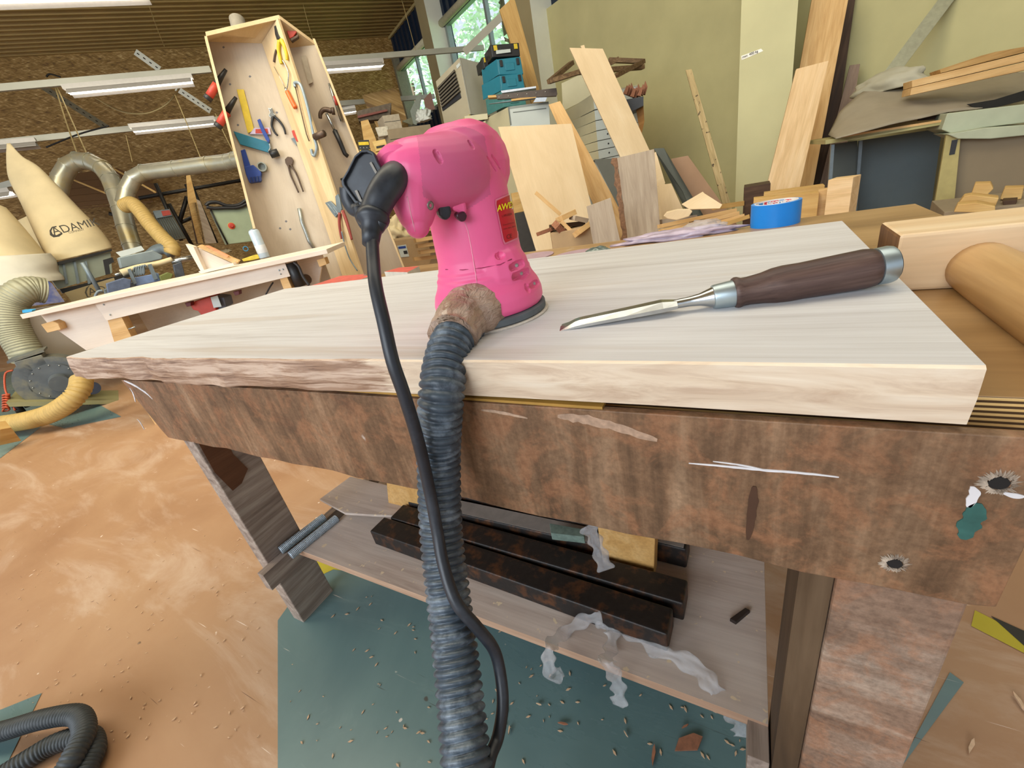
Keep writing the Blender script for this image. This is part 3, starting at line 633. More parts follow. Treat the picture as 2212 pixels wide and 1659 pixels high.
for i,p in enumerate(m.v):
    k=i//seg; c=tpth[k]; d=p-c; s_=1+.05*noise.noise(p*130)+.05*noise.noise(V((p.x*60+k*.25,p.y*60,p.z*60+k*.3)))
    if k==tn-1: s_*=1.05+.1*noise.noise(p*200)
    m.v[i]=c+d*s_
m.build('packing_tape',tape_mat(),hose,smooth=True)
# ================================================================ chisel
def U3(px,py,z): return Zp(px,py,CAM.z+z*U)
tip=U3(1207,704,-.985); endc=None
RC=.12
e0=U3(1948,566,-1+RC+.02)
mid=U3(1560,637,-.92)
ax=(e0-tip).normalized(); L=(e0-tip).length
def along(px,py):   # parameter along the axis nearest to the pixel ray
    r_=ray(px,py).normalized(); w0=CAM-tip; a_=ax.dot(r_); d_=ax.dot(w0); e2=r_.dot(w0); return (a_*e2-d_)/(a_*a_-1) if False else (d_-a_*e2)/(1-a_*a_)
ch=thing('wood_chisel','steel chisel with a dark ribbed wooden handle lying on the slab beside the sander','chisel',mid)
s_=lambda px,py: along(px,py)
kR=s_(1929,568); kH1=s_(1890,572); kH0=s_(1582,634); kF0=s_(1538,640); kB=s_(1450,652)
M_steel=plain('bright_steel','b9bcbd',.22,1.0,.12,60,bs=.02); M_zinc=plain('zinc_ring','a9b6ba',.38,.85,.06,60)
M_hand=wood('dark_ash_handle','3c2c28','54403a','6c564c',axis=0,sc=3.2,rough=.45,streak=16,fine=.8)
chf=frame_of(ax,V((0,0,1)),tip)
def lat(prof,nm,mat,seg=40): 
    return MB().lathe([(r_*U,z_) for r_,z_ in prof],tip,ax,seg).build(nm,mat,ch,frame=chf,smooth='auto')
Lh=kH1-kH0
lat([(.095,kR-(kR-kH1)*1.05),(.112,kR-(kR-kH1)),(.114,kR-.004),(.108,kR-.001),(.095,kR),(.10,kR)],'striking_ring',M_zinc)
lat([(.07,kH0),(.098,kH0+.0007),(.104,kH0+.002),(.104,kH0+.004),(.093,kH0+Lh*.07),(.092,kH0+Lh*.12),(.100,kH0+Lh*.22),(.115,kH0+Lh*.30),(.120,kH0+Lh*.38),(.116,kH0+Lh*.5),(.120,kH0+Lh*.75),(.122,kH0+Lh*.92),(.115,kH1-.002),(.095,kH1+.001)],'handle',M_hand)
lat([(.06,kF0),(.078,kF0+.0005),(.081,kF0+.002),(.088,kH0-.001),(.088,kH0+.0005),(.07,kH0+.0005)],'ferrule',M_zinc)
lat([(.03,kB),(.033,kB+(kF0-kB)*.25),(.034,kB+(kF0-kB)*.45),(.042,kB+(kF0-kB)*.7),(.066,kF0-.0005),(.07,kF0+.001)],'shank',M_steel)
# blade: bevelled cross-section with a ground tip
side=V((0,0,1)).cross(ax).normalized(); upn=ax.cross(side); m=MB(); bw=.078*U
secs=[(0.0,.0),(.016,.030),(.02,.034),(kB*.6,.04),(kB*.92,.046),(kB+.004,.034)]
vv=[]
for s,h in secs:
    c=tip+ax*s-upn*.018*U*(1-s/kB*.0); hw=bw*(1 if s<kB else .7); h=h*U*1.3
    vv+= [c-side*hw,c-side*hw+upn*h*.45,c-side*hw*.45+upn*h,c+side*hw*.45+upn*h,c+side*hw+upn*h*.45,c+side*hw]
K=6; fs=[(i*K+k,i*K+(k+1)%K,(i+1)*K+(k+1)%K,(i+1)*K+k) for i in range(len(secs)-1) for k in range(K)]+[tuple(range(K)),tuple((len(secs)-1)*K+k for k in range(K))]
m.add(vv,fs).build('blade',M_steel,ch)
# ================================================================ blue tape roll, mallet, discs, booklets on the bench
TT=TZ
rc=U3(1671,480,TT); rc=u(*( (V(U3(1612,498,TT))-CAM)/U+ (V(U3(1732,478,TT))-CAM)/U )/2) if False else rc
pa=(U3(1613,499,TT)-CAM)/U; pb=(U3(1731,480,TT)-CAM)/U; rr=(pb-pa).length/2*.90; ct=(pa+pb)/2+V((.02,.22,0))
tr=thing('tape_roll','roll of bright blue masking tape standing on the bench behind the slab','tape',u(ct.x,ct.y,TT))
M_bt=plain('blue_tape','1484dc',.35,0,.05,20,bs=.03); M_core=plain('core_card','e9e3da',.6); M_tr=plain('core_red','d23a4a',.5); M_tbl=plain('core_blue','3a8ac8',.5)
hh=.33
MB().lathe([(rr*.86*U,0),(rr*U,0),(rr*U,hh*U),(rr*.86*U,hh*U),(rr*.86*U,0)],u(ct.x,ct.y,TT),(0,0,1),64,caps=False).build('tape',M_bt,tr,smooth='auto')
MB().lathe([(rr*.83*U,.0),(rr*.862*U,0),(rr*.862*U,(hh+.006)*U),(rr*.83*U,(hh+.006)*U),(rr*.83*U,0)],u(ct.x,ct.y,TT),(0,0,1),64,caps=False).build('core',M_core,tr,smooth='auto')
def arcp(a0,a1,z0,z1,rad,mat,nm):
    g=MB(); n=10; A=[u(ct.x+rad*math.cos(a0+(a1-a0)*i/n),ct.y+rad*math.sin(a0+(a1-a0)*i/n),TT+z) for z in (z0,z1) for i in range(n+1)]
    Bq=[u(ct.x+(rad+.006)*math.cos(a0+(a1-a0)*i/n),ct.y+(rad+.006)*math.sin(a0+(a1-a0)*i/n),TT+z) for z in (z0,z1) for i in range(n+1)]
    k=n+1; g.add(A+Bq,[(i,i+1,k+i+1,k+i) for i in range(n)]+[(2*k+i,3*k+i,3*k+i+1,2*k+i+1) for i in range(n)]+[(i,2*k+i,2*k+i+1,i+1) for i in range(n)]+[(k+i,k+i+1,3*k+i+1,3*k+i) for i in range(n)]); return g.build(nm,mat,tr)
az0=math.radians(vaz(1671,470)); ra=rr*.822
for k,(c0,c1,mt) in enumerate(((.62,.44,M_tr),(.42,.30,M_tbl),(.26,-.12,M_tr),(-.16,-.40,M_tbl),(-.46,-.80,M_tr),(1.0,.70,M_tbl))): arcp(az0+c0,az0+c1,.03,.315,ra,mt,'core_print')
def arctext(s,amid,zc,size,rad,mat):
    c=bpy.data.curves.new('t','FONT'); c.body=s; c.size=1; c.align_x='CENTER'; c.align_y='CENTER'; c.offset=.02
    to=bpy.data.objects.new('t',c); me=bpy.data.meshes.new_from_object(to); bpy.data.objects.remove(to); bpy.data.curves.remove(c)
    for v_ in me.vertices:
        a=amid-(-v_.co.x*size)/rad; z=zc-v_.co.y*size; v_.co=u(ct.x+rad*math.cos(a),ct.y+rad*math.sin(a),TT+z)
    return link(me,'lettering',mat,tr)
arctext('tesa',az0+.07,.26,.14,ra-.003,M_core); arctext('tesa',az0-.62,.26,.14,ra-.003,M_core)
# mallet
M_mal=wood('mallet_pine','d0a97c','e2c49c','f2dfc0',axis=0,sc=.9,rough=.4,streak=9,fine=.25); M_malend=wood('mallet_end','5a3c24','74502f','8a6440',axis=2,sc=2)
M_malh=wood('mallet_handle','a07848','bb9360','d0ac7a',axis=1,sc=1.0,rough=.35,streak=9,fine=.4)
mf=(U3(1982,628,TT)-CAM)/U; yfm=mf.y; xl=((ap_pt(1943,508)-CAM)/U); k=ray(1943,508); tpm=k*(yfm/k.y); xl,zt=tpm.x,tpm.z
kb=U3(1908,481,zt); kb=(kb-CAM)/U
mal=thing('wooden_mallet','pale wooden mallet with a round handle lying at the right end of the bench','mallet',u(xl+.6,yfm+.4,TT))
ydep=max(.6,kb.y-yfm)
print('mallet',xl,yfm,zt,ydep)
mb=MB().box(u(xl+.9,yfm+ydep/2,(zt+TT)/2),(1.8*U,ydep*U,(zt-TT)*U)); mo=mb.build('head',[M_mal,M_malend],mal,bevel=.003)
for p in mo.data.polygons:
    if p.normal.x<-.5: p.material_index=1
kk=ray(2085,600); hc=kk*(yfm/kk.y)
zc=(zt+TT)/2-.07
hr_=.178; hx=hc.x+.06
MB().tube([u(hx,yfm+.05,zc),u(hx,yfm-.1,zc),u(hx+.02,yfm-.7,zc-.02),u(hx+.03,yfm-1.6,zc-.05),u(hx+.03,yfm-1.9,zc-.06)],[hr_*U,hr_*1.02*U,hr_*1.06*U,hr_*1.0*U,hr_*.9*U],28).build('handle',M_malh,mal,smooth=True)
# thin sanding discs and crumpled film behind the slab
M_sd=plain('mauve_disc','a58a92',.7,0,.1,60); M_film=None
def film_mat():
    m,t,b=nt('clear_film'); b.inputs['Base Color'].default_value=(.93,.93,.95,1); b.inputs['Roughness'].default_value=.18; b.inputs['Transmission Weight'].default_value=.55; b.inputs['IOR'].default_value=1.2
    b.inputs['Alpha'].default_value=.42; mp=mapping(t); n=noi(t,mp.outputs[0],60,4,.6,1.5); bump(t,b,n.outputs['Fac'],.8,.004); return m
M_film=film_mat()
def disc(px,py,r_,label,lift=.012):
    c=(U3(px,py,TT+.02)-CAM)/U; o=MB().lathe([(.001,.0),(r_*U,0),(r_*U,.012*U),(.07*U,.012*U),(.06*U,.012*U)],u(c.x,c.y,TT+lift-.01),(0,0,1),40).build('sanding_disc_sheet',M_sd); tag(o,label,'sanding disc','mauve sanding discs behind the slab')
disc(1150,553,.42,'mauve sanding disc lying just right of the pink sander body behind the slab'); disc(1245,549,.44,'mauve sanding disc half hidden behind the slab edge left of the crumpled film',.02)
def blob(name,c,sx,sy,sz,mat,label,cat,seed=0,amp=.25,freq=9,yaw=0,kind=None):
    bm=bmesh.new(); bmesh.ops.create_icosphere(bm,subdivisions=4,radius=1); ca,sa=math.cos(yaw),math.sin(yaw)
    for v_ in bm.verts:
        d=1+amp*noise.noise(v_.co*2.2+V((seed,0,0)))*2+amp*.6*noise.noise(v_.co*freq*.6+V((0,seed,0)))
        q=v_.co*d; q.z=max(q.z,-.35)+.35; x,y=q.x*sx,q.y*sy; v_.co=V((x*ca-y*sa,x*sa+y*ca,q.z*sz))
    me=bpy.data.meshes.new(name); bm.to_mesh(me); bm.free(); o=link(me,name,mat,None,Matrix.Translation(c),True); return tag(o,label,cat)
M_mf=plain('mauve_film','b0a0ae',.3,0,.2,40,bs=.4)
blob('crumpled_film',U3(1455,515,TT),.9*U,.22*U,.10*U,M_mf,'crumpled mauve plastic film lying along the far edge of the slab','plastic film',3,yaw=.1)
blob('plastic_disc_bag',U3(1522,503,TT),.34*U,.24*U,.14*U,M_film,'small clear plastic bag bulging up behind the slab left of the blue tape','plastic bag',5,yaw=.3)
blob('glass_ashtray',U3(1292,548,TT),.22*U,.16*U,.09*U,plain('grey_glass','66716c',.25,.2,.3,60),'small grey lump on the bench peeking over the slab between disc and film','putty lump',8,.1)
# paper packets at the left of the sander
M_pr=plain('packet_red','c0564a',.6,0,.15,50); M_pw=plain('packet_white','c9c8c0',.6,0,.1,50)
def packet(pts,label,zt_):
    m=MB().prism([U3(x,y,zt_) for x,y in pts],V((0,0,(TT-zt_)*U))); o=m.build('sandpaper_packet',[M_pr,M_pw]); 
    for p in o.data.polygons:
        if abs(p.normal.z)<.5: p.material_index=1
    return tag(o,label,'packet','sandpaper packets behind the slab')
packet([(672,617),(735,596),(790,592),(742,608)],'flat red sandpaper packet farthest left behind the slab',TT+.05)
packet([(715,611),(778,594),(800,596),(762,610)],'red and white packet lying between two others left of the cord',TT+.09)
packet([(830,587),(862,578),(905,575),(880,588)],'thicker red topped packet right beside the cord behind the slab',TT+.14)
# ================================================================ things on the lower shelf
sz=SZ
M_rust=plain('rusty_steel','2a2624',.5,.35,.2,110,dirt='6e4426',bs=.2); M_dustb=plain('dust_covered_steel','837a72',.9,0,.12,50)
def bar(p0,p1,wd,ht,nm,label,group,top=None,holes=True,z=None,grp=None):
    z=sz+.006 if z is None else z
    a=(U3(*p0,z+ht)-CAM)/U; b_=(U3(*p1,z+ht)-CAM)/U; a=u(*a); b_=u(*b_); x=(b_-a).normalized(); y=V((0,0,1)).cross(x); L=(b_-a).length
    t=thing(nm,label,'steel bar',a,group); fr=frame_of(x,V((0,0,1)),a)
    m=MB().box(a+x*L/2+y*wd*U/2-V((0,0,ht*U/2)),(L,wd*U,ht*U),(x,y,V((0,0,1)))); m.build('tube',M_rust,t,frame=fr,bevel=.003,bseg=3)
    if top: MB().box(a+x*L/2+y*wd*U/2+V((0,0,.003*U)),(L*.985,wd*U*.86,.006*U),(x,y,V((0,0,1)))).build('dust_layer',top,t,frame=fr)
    if holes:
        for q in (.045,.94):
            c=a+x*L*q+y*wd*U*.45; MB().lathe([(.028*U,0),(.028*U,.004*U)],c-V((0,0,.001)),(0,0,1),16).build('bolt_hole',plain('pale_hole','b5b2ae',.6),t)
    return t
bar((798,1147),(1441,1372),.34,.30,'steel_bar','rusty square steel bar nearest the front edge of the lower shelf','rusty steel bars on the shelf')
bar((842,1118),(1476,1305),.34,.30,'steel_bar','rusty square steel bar lying second behind the front one on the shelf','rusty steel bars on the shelf')
bar((880,1085),(1280,1176),.30,.34,'steel_bar','dust covered steel bar leaning behind the two rusty ones on the shelf','dusty steel bars on the shelf',M_dustb,False)
bar((900,1050),(1482,1188),.30,.34,'steel_bar','dust covered steel bar farthest back on the shelf behind the oak block','dusty steel bars on the shelf',M_dustb,False)
# oak blocks
M_oak=wood('oak_block','b8894c','cda062','d9b27a',axis=1,sc=1.2,rough=.5,fine=.45)
def blk(pts,z1,nm,label,mat,cat='wood block',grp=None,yaw=None):
    pl_=plane(pts[0][0],pts[0][1],1,0,0); a=U3(*pts[0],sz); 
    return None
def upright(pts,yb,t_,nm,label,mat,cat,grp=None):   # board standing on the shelf in the plane y=yb (u)
    q=[]
    for x,y in pts: r_=ray(x,y); q.append(CAM+r_*((yb*U)/r_.y))
    o=MB().prism(q,V((0,t_*U,0))).build(nm,mat,bevel=.001); return tag(o,label,cat,grp)
def lay(pts,z_,t_,nm,label,mat,cat,grp=None,bev=.001):
    o=MB().prism([U3(x,y,z_) for x,y in pts],V((0,0,-t_*U))).build(nm,mat,bevel=bev); return tag(o,label,cat,grp)
yb=(U3(1400,1252,sz)-CAM).y/U
upright([(1291,1140),(1415,1160),(1412,1254),(1330,1226),(1303,1218)],yb,.25,'oak_block','clean yellow oak block standing at the right behind the rusty bars','' or M_oak,'wood block','oak blocks on the shelf')
yb2=(U3(870,1110,sz)-CAM).y/U
upright([(835,1044),(912,1050),(912,1112),(840,1100)],yb2,.25,'oak_block','clean yellow oak block standing at the left end behind the bars','' or M_oak,'wood block','oak blocks on the shelf')
lay([(1187,1130),(1262,1143),(1262,1160),(1190,1152)],sz+.60,.12,'painted_offcut','small flat offcut with flaking green edge lying on the dusty bars',plain('flaky_green','66776c',.8,0,.3,80),'offcut')
lay([(690,1078),(757,1029),(845,1050),(905,1062),(905,1115),(810,1112),(745,1108)],sz+.20,.05,'plywood_sheet','thin dusty plywood sheet at the left end of the shelf under the oak block',M_shelf,'plywood sheet')
lay([(1576,1336),(1610,1312),(1621,1318),(1590,1344)],sz+.05,.05,'dark_stick','short dark stick lying alone on the bare right part of the shelf',plain('dark_wood','2a1c14',.8),'stick')
M_rod=None
def rod_mat():
    m,t,b=nt('threaded_rod'); b.inputs['Base Color'].default_value=rgb('b9c4cc'); b.inputs['Roughness'].default_value=.5; b.inputs['Metallic'].default_value=.2
    mp=mapping(t,(1,1,1)); s=sepxyz(t); sx=vec_math(t,'SINE',vec_math(t,'MULTIPLY',s.outputs[0],3600.0),0); bump(t,b,sx,.8,.0008); return m
M_rod=rod_mat()
for (a,b_,lb) in (((606,1189),(700,1117),'grey threaded rod, left one of the pair resting on the shelf cleat'),((628,1200),(727,1120),'grey threaded rod, right one of the pair resting on the shelf cleat')):
    zr=SZ-.035+.08; A_=U3(*a,zr); B_=U3(*b_,zr)
    o=corr([A_,A_.lerp(B_,.5),B_],.072*U,.004*U,.022*U,'threaded_rod',plain('rod_zinc','a9b6c0',.45,.3,.15,120),seg=16,n=12); tag(o,lb,'threaded rod','threaded rods on the cleat')
# plastic film straps
def strap(name,pts,w0,label):
    c=catmull([DU(*p) for p in pts],8); n=len(c); m=MB(); vv=[]
    for i,p in enumerate(c):
        t=(c[min(i+1,n-1)]-c[max(i-1,0)]).normalized(); sd=t.cross((CAM-p).normalized()).normalized(); w_=w0*U*(.7+.5*abs(noise.noise(p*60))+.25*math.sin(i*.9))
        for k in range(6):
            f_=k/5-.5; vv.append(p+sd*w_*f_+(CAM-p).normalized()*(.015*U*math.sin(k*2.2+i*.6)+.01*U))
    m.add(vv,[(i*6+k,i*6+k+1,(i+1)*6+k+1,(i+1)*6+k) for i in range(n-1) for k in range(5)]); o=m.build(name,M_film,smooth=True)
    so2=o.modifiers.new('s','SOLIDIFY'); so2.thickness=.0005; return tag(o,label,'plastic film','plastic film strips on the shelf')
dsh=lambda x,y,l=0.03: (x,y,((U3(x,y,sz+l)-CAM).length/ray(x,y).length)/U)
strap('film_strip',[dsh(1300,1335,.28),dsh(1262,1340,.12),dsh(1215,1370,.06),(1190,1395,4.35),(1185,1430,4.4),(1192,1462,4.45),(1215,1450,4.5)],.16,'clear film strip drooping over the shelf edge, leftmost of three')
strap('film_strip',[dsh(1290,1338,.12),dsh(1322,1360,.06),dsh(1318,1405,.04),(1312,1430,4.35),(1330,1465,4.4),(1338,1500,4.45),(1335,1525,4.5)],.18,'clear film strip drooping over the shelf edge, middle one of three')
strap('film_strip',[dsh(1300,1338,.10),dsh(1360,1362,.06),dsh(1420,1400,.06),dsh(1500,1440,.05),dsh(1540,1485,.05),(1565,1520,4.25),(1598,1565,4.3),(1605,1592,4.35)],.20,'long clear film strip running right and hanging off the shelf edge')
strap('film_strip',[(1270,1135,4.72),(1285,1165,4.75),(1298,1200,4.8),(1310,1232,4.85)],.2,'clear film strip hanging in front of the bars left of the oak block')
# chips on the floor
M_chip=plain('wood_chip','c8a888',.8,0,.2,90); M_chipd=plain('bark_chip','8a5a40',.8,0,.3,90)
rnd=random.Random(3); cid=0
big=[(1488,1608,.19,'large reddish wood splinter on the teal floor under the bench'),(1412,1632,.11,'dark bark flake lying left of the large splinter on the teal floor'),(2098,1613,.10,'long pale shaving on the terracotta floor at the lower right'),(2204,1520,.12,'pale shaving at the right edge of the picture on the floor'),(1100,1578,.05,'tiny pale chip on the teal floor just right of the cord'),(1216,1564,.07,'small curled brown chip on the teal floor right of the cord'),(1164,1522,.04,'tiny brown chip nearest the cord loop on the teal floor'),(1352,1586,.04,'tiny pale chip below the middle film strip'),(1480,1570,.05,'small brown chip right below the long film strip')]
for i,(x,y,s,lb) in enumerate(big):
    c=Zp(x,y,.004); a=rnd.random()*3; d=V((math.cos(a),math.sin(a),.1)); e_=V((-math.sin(a),math.cos(a),.05)); s*=U*1.0; wq=.45 if s>.015 and i<2 else .18
    pts=[c-d*s,c-d*s*.4+e_*s*wq,c+d*s*.6+e_*s*wq*.8,c+d*s,c+d*s*.3-e_*s*wq]; o=MB().prism(pts,V((0,0,.003))).build('wood_chip',M_chipd if i in(0,1,5,8) else M_chip); tag(o,lb,'wood chip','wood chips on the floor')
ch_=MB()
for i in range(150):
    x=rnd.uniform(620,1640); y=rnd.uniform(1280,1655); c=Zp(x,y,.002); a=rnd.random()*6.28; d=V((math.cos(a),math.sin(a),0)); e_=V((-math.sin(a),math.cos(a),0)); s=rnd.uniform(.001,.0035)
    if c.y<0.2 or True: ch_.prism([c-d*s*1.6,c+e_*s*.5,c+d*s*1.4,c-e_*s*.6],V((0,0,.0012)))
for i in range(160):
    x=rnd.uniform(30,560); y=rnd.uniform(1130,1600); c=Zp(x,y,.002); a=rnd.random()*6.28; d=V((math.cos(a),math.sin(a),0)); e_=V((-math.sin(a),math.cos(a),0)); s=rnd.uniform(.001,.003)
    ch_.prism([c-d*s*1.6,c+e_*s*.5,c+d*s*1.4,c-e_*s*.6],V((0,0,.0012)))
o=ch_.build('wood_dust_crumbs',M_chip); tag(o,'fine scattered wood crumbs strewn over the floor','wood crumbs',kind='stuff')
# coiled hose at lower left
M_hose2=plain('hose_black','343a3e',.55,0,.2,120,bs=.15)
def F3(x,y,z): return Zp(x,y,z)
c1=[F3(-180,1640,.02),F3(-60,1598,.03),F3(20,1575,.04),F3(95,1553,.05),F3(165,1545,.05),F3(182,1580,.05),F3(160,1630,.05),F3(130,1680,.04),F3(60,1760,.03),F3(-60,1800,.03)]
o=corr(c1,.0175,.0012,.0065,'hose_loop',M_hose2,seg=16,n=24); tag(o,'upper loop of black corrugated hose on the floor in the lower left corner','hose')
c2=[F3(-120,1740,.02),F3(-20,1690,.02),F3(60,1640,.021),F3(120,1606,.021),F3(188,1590,.021),F3(203,1618,.021),F3(190,1652,.021),F3(165,1700,.021),F3(100,1800,.021)]
o=corr(c2,.0175,.0012,.0065,'hose_loop',M_hose2,seg=16,n=24); tag(o,'lower loop of black corrugated hose under the other one in the lower left corner','hose')
# ================================================================ BACKGROUND HELPERS
UP=V((0,0,1))
def flat(name,pts,pl,t,mat,parent=None,off=0,bevel=0,label=None,cat=None,grp=None,grain=None):
    q=[PL(x,y,pl,off) for x,y in pts]; g=grain or (0,1); fr=frame_of(q[g[1]]-q[g[0]],pl[1],q[g[0]])
    o=MB().prism(q,pl[1]*t).build(name,mat,parent,frame=fr,bevel=bevel)
    return tag(o,label,cat,grp) if label else o
def rodp(name,pts,pl,r_,mat,parent=None,off=.01,label=None,cat=None,grp=None,seg=8,smooth=True,curve=True,taper=None):
    q=[PL(x,y,pl,off) for x,y in pts]; q=catmull(q,5) if curve and len(q)>2 else q
    rr=r_ if taper is None else [r_+(taper-r_)*i/(len(q)-1) for i in range(len(q))]
    o=MB().tube(q,rr,seg).build(name,mat,parent,smooth=smooth); return tag(o,label,cat,grp) if label else o
def ground(TL,TR,BL,BR,d,yaw,el,t,name,mat,label,cat,grp=None,zb=0.0,bevel=.001):
    """leaning or standing board: its top corners seen at TL,TR; its long edges pass BL,BR and run down to the floor"""
    pl=plane(TL[0],TL[1],d,yaw,el); a,b_,c,e=[PL(x,y,pl) for x,y in (TL,TR,BL,BR)]
    c=a+(c-a)*((zb-a.z)/(c.z-a.z)); e=b_+(e-b_)*((zb-b_.z)/(e.z-b_.z)); fr=frame_of(c-a,pl[1],a)
    o=MB().prism([a,b_,e,c],-pl[1]*t).build(name,mat,frame=fr,bevel=bevel); tag(o,label,cat,grp); return o,pl
def frameyaw(px,yaw):
    a=math.radians(vaz(px)+180+yaw); n=V((math.cos(a),math.sin(a),0)); r_=n.cross(UP)*-1; r_=UP.cross(n); return r_,n
def bx(px,py,d,w_,h,dep,yaw,mat,name,parent=None,label=None,cat=None,grp=None,bevel=.003,down=False):
    """box whose top left front corner is seen at px,py; r = to the right, n = toward viewer"""
    r_,n=frameyaw(px,yaw); a=D(px,py,d); 
    if down: h=a.z
    m=MB().box(a+r_*w_/2-n*dep/2-UP*h/2,(w_,dep,h),(r_,-n,UP)); o=m.build(name,mat,parent,bevel=bevel,frame=frame_of(r_,n,a))
    return tag(o,label,cat,grp) if label else o
def bxr(a,r_,n,w_,h,dep,mat,name,parent=None,bevel=.002):
    m=MB().box(a+r_*w_/2-n*dep/2-UP*h/2,(w_,dep,h),(r_,-n,UP)); return m.build(name,mat,parent,bevel=bevel,frame=frame_of(r_,n,a))
# materials
M_mdf=wood('raw_mdf','b3a491','c2b4a0','cdc0ad',axis=0,sc=1.2,rough=.8,streak=3,fine=.15)
M_mdf2=wood('raw_mdf_edge','bfa57c','ccb38a','d8c29c',axis=0,sc=1.2,rough=.75,streak=3,fine=.15)
M_pine=wood('pine','b48a54','cfa871','dfbd8a',axis=0,sc=1.1,rough=.65,streak=8,fine=.35)
M_pineg=wood('pine_golden','a88044','c49e60','d4b478',axis=0,sc=1,rough=.6,streak=8,fine=.3)
M_birch=wood('birch_ply','c4ab84','d0b892','dac6a4',axis=0,sc=.8,rough=.6,streak=3,fine=.15)
M_birchw=wood('birch_ply_light','d2c4b2','ddd0c0','e6dccd',axis=0,sc=.8,rough=.6,streak=3,fine=.12)
M_greyb=wood('grey_board','8c7c6c','a89884','bcae9a',axis=0,sc=1.2,rough=.75,streak=9,fine=.4)
M_walb=wood('dark_board','33241a','45301f','5a4330',axis=0,sc=1.5,rough=.6,streak=9,fine=.5)
M_card=plain('cardboard','a58a66',.85,0,.08,12,bs=.03); M_card2=plain('cardboard_grey','8f8068',.85,0,.08,12,bs=.03)
M_mblack=plain('black_steel','1d1c1a',.5,.2,.2,40); M_steelg=plain('machine_grey','6e7a80',.45,.3,.15,20); M_chrome=plain('bright_metal','a9aba6',.25,.9,.1,40)
M_green=plain('machine_green','8b977c',.5,.05,.08,8); M_white2=plain('lacquer_white','bcc4c0',.5,0,.04,6,bs=.02); M_offw=plain('cream_lacquer','b9b394',.55,0,.05,6)
M_red=plain('tool_red','b03a2a',.45); M_org=plain('tool_orange','d9601c',.4); M_yel=plain('tool_yellow','cbb026',.45); M_blu=plain('tool_blue','23408c',.4,0,.1,40); M_teal=plain('tool_teal','1f6d86',.45); M_dblk=plain('tool_black','1f1f20',.45)
M_rustt=plain('old_iron','5c4c40',.5,.6,.2,60); M_dusty=plain('dusty_cloth','c9b892',.9,0,.08,6,bs=.25); M_duct=plain('galvanised','b4b2a0',.33,.6,.1,12,dirt='b8a468',bs=.03)
M_yhose=plain('dusty_yellow_hose','b89b5c',.6,0,.1,30,bs=.05); M_wire=plain('wire','b09c6a',.5,.3,.05); M_alum=plain('pale_rail','b4b2a2',.45,.3,.05,4,bs=.02)
M_tube=None
def tubelight():
    m,t,b=nt('lit_tube'); b.inputs['Base Color'].default_value=(1,1,1,1); b.inputs['Emission Color'].default_value=(1,.95,.86,1); b.inputs['Emission Strength'].default_value=9; return m
M_tube=tubelight(); M_refl=plain('lamp_white','c4bfb6',.4,.1,.04)
# ================================================================ LAMPS AND RAILS under the roof
def railz(p1,p2,z,name,label,ext0=0,ext1=0,rad=.035,mat=None,grp='lamp rails under the roof'):
    a=Zp(*p1,z); b_=Zp(*p2,z); d=(b_-a).normalized(); a=a-d*ext0; b_=b_+d*ext1; n=UP.cross(d)
    o=MB().box((a+b_)/2,((b_-a).length,rad*1.4,rad*2),(d,n,UP)).build(name,mat or M_alum); tag(o,label,'rail',grp); return a,b_,d
def fixture(pL,pR,z,label,lit=True,name='fluorescent_lamp'):
    """pL,pR = the tube ends in the photo"""
    a=Zp(*pL,z); b_=Zp(*pR,z); d=(b_-a).normalized(); n=UP.cross(d); L=(b_-a).length; c=(a+b_)/2
    t=thing(name,label,'lamp',c+UP*.12,'fluorescent lamps under the roof')
    MB().box(c+UP*.085,(L*1.04,.09,.05),(d,n,UP)).build('housing',M_refl,t)
    s=MB(); 
    for sg in (-1,1):
        s.prism([c-d*L/2+n*sg*.03+UP*.06,c+d*L/2+n*sg*.03+UP*.06,c+d*L/2+n*sg*.11+UP*.0,c-d*L/2+n*sg*.11+UP*.0],UP*.004)
    rf_=s.build('reflector',M_refl,t)
    for sg in (-1,1): MB().tube([c-d*L/2+n*sg*.028+UP*.03,c+d*L/2+n*sg*.028+UP*.03],.014,8).build('tube',M_tube if lit else M_white2,rf_,smooth=True)
    return t
RZ1=2.95
railz((0,190),(455,150),RZ1,'lamp_rail','pale steel lamp rail, upper of the two long ones crossing behind the tool rack',1.5,0)
railz((700,131),(935,112),RZ1,'lamp_rail','pale steel lamp rail end running from the tool rack top toward the big window',.3,.9)
railz((0,308),(489,256),2.62,'lamp_rail','pale steel lamp rail, lower one passing above the metal ducts',1.0,0)
railz((755,222),(938,208),2.62,'lamp_rail','pale steel lamp rail end below the other one right of the tool rack',.3,0)
railz((-60,420),(28,395),2.15,'lamp_rail','short visible piece of lamp rail at the left picture edge above the bags',0,0)
fixture((152,207),(418,182),RZ1-.16,'lit fluorescent lamp hanging left of the tool rack, the larger one with grey housing')
fixture((290,288),(466,270),2.48,'lit fluorescent lamp just above the horizontal metal duct left of the tool rack')
fixture((690,156),(828,146),RZ1-.16,'lit fluorescent lamp right of the tool rack top, above the bit organizer')
fixture((738,248),(770,243),2.48,'smallest lit fluorescent lamp peeking out right of the tool rack edge')
fixture((-60,332),(84,318),2.48,'switched off fluorescent lamp above the tip of the big dust bag',False)
fixture((-20,432),(30,424),2.0,'lit fluorescent lamp at the left picture edge beside the big dust bag')
fixture((-40,11),(322,0),RZ1+.25,'very bright fluorescent lamp cut by the top left picture edge')
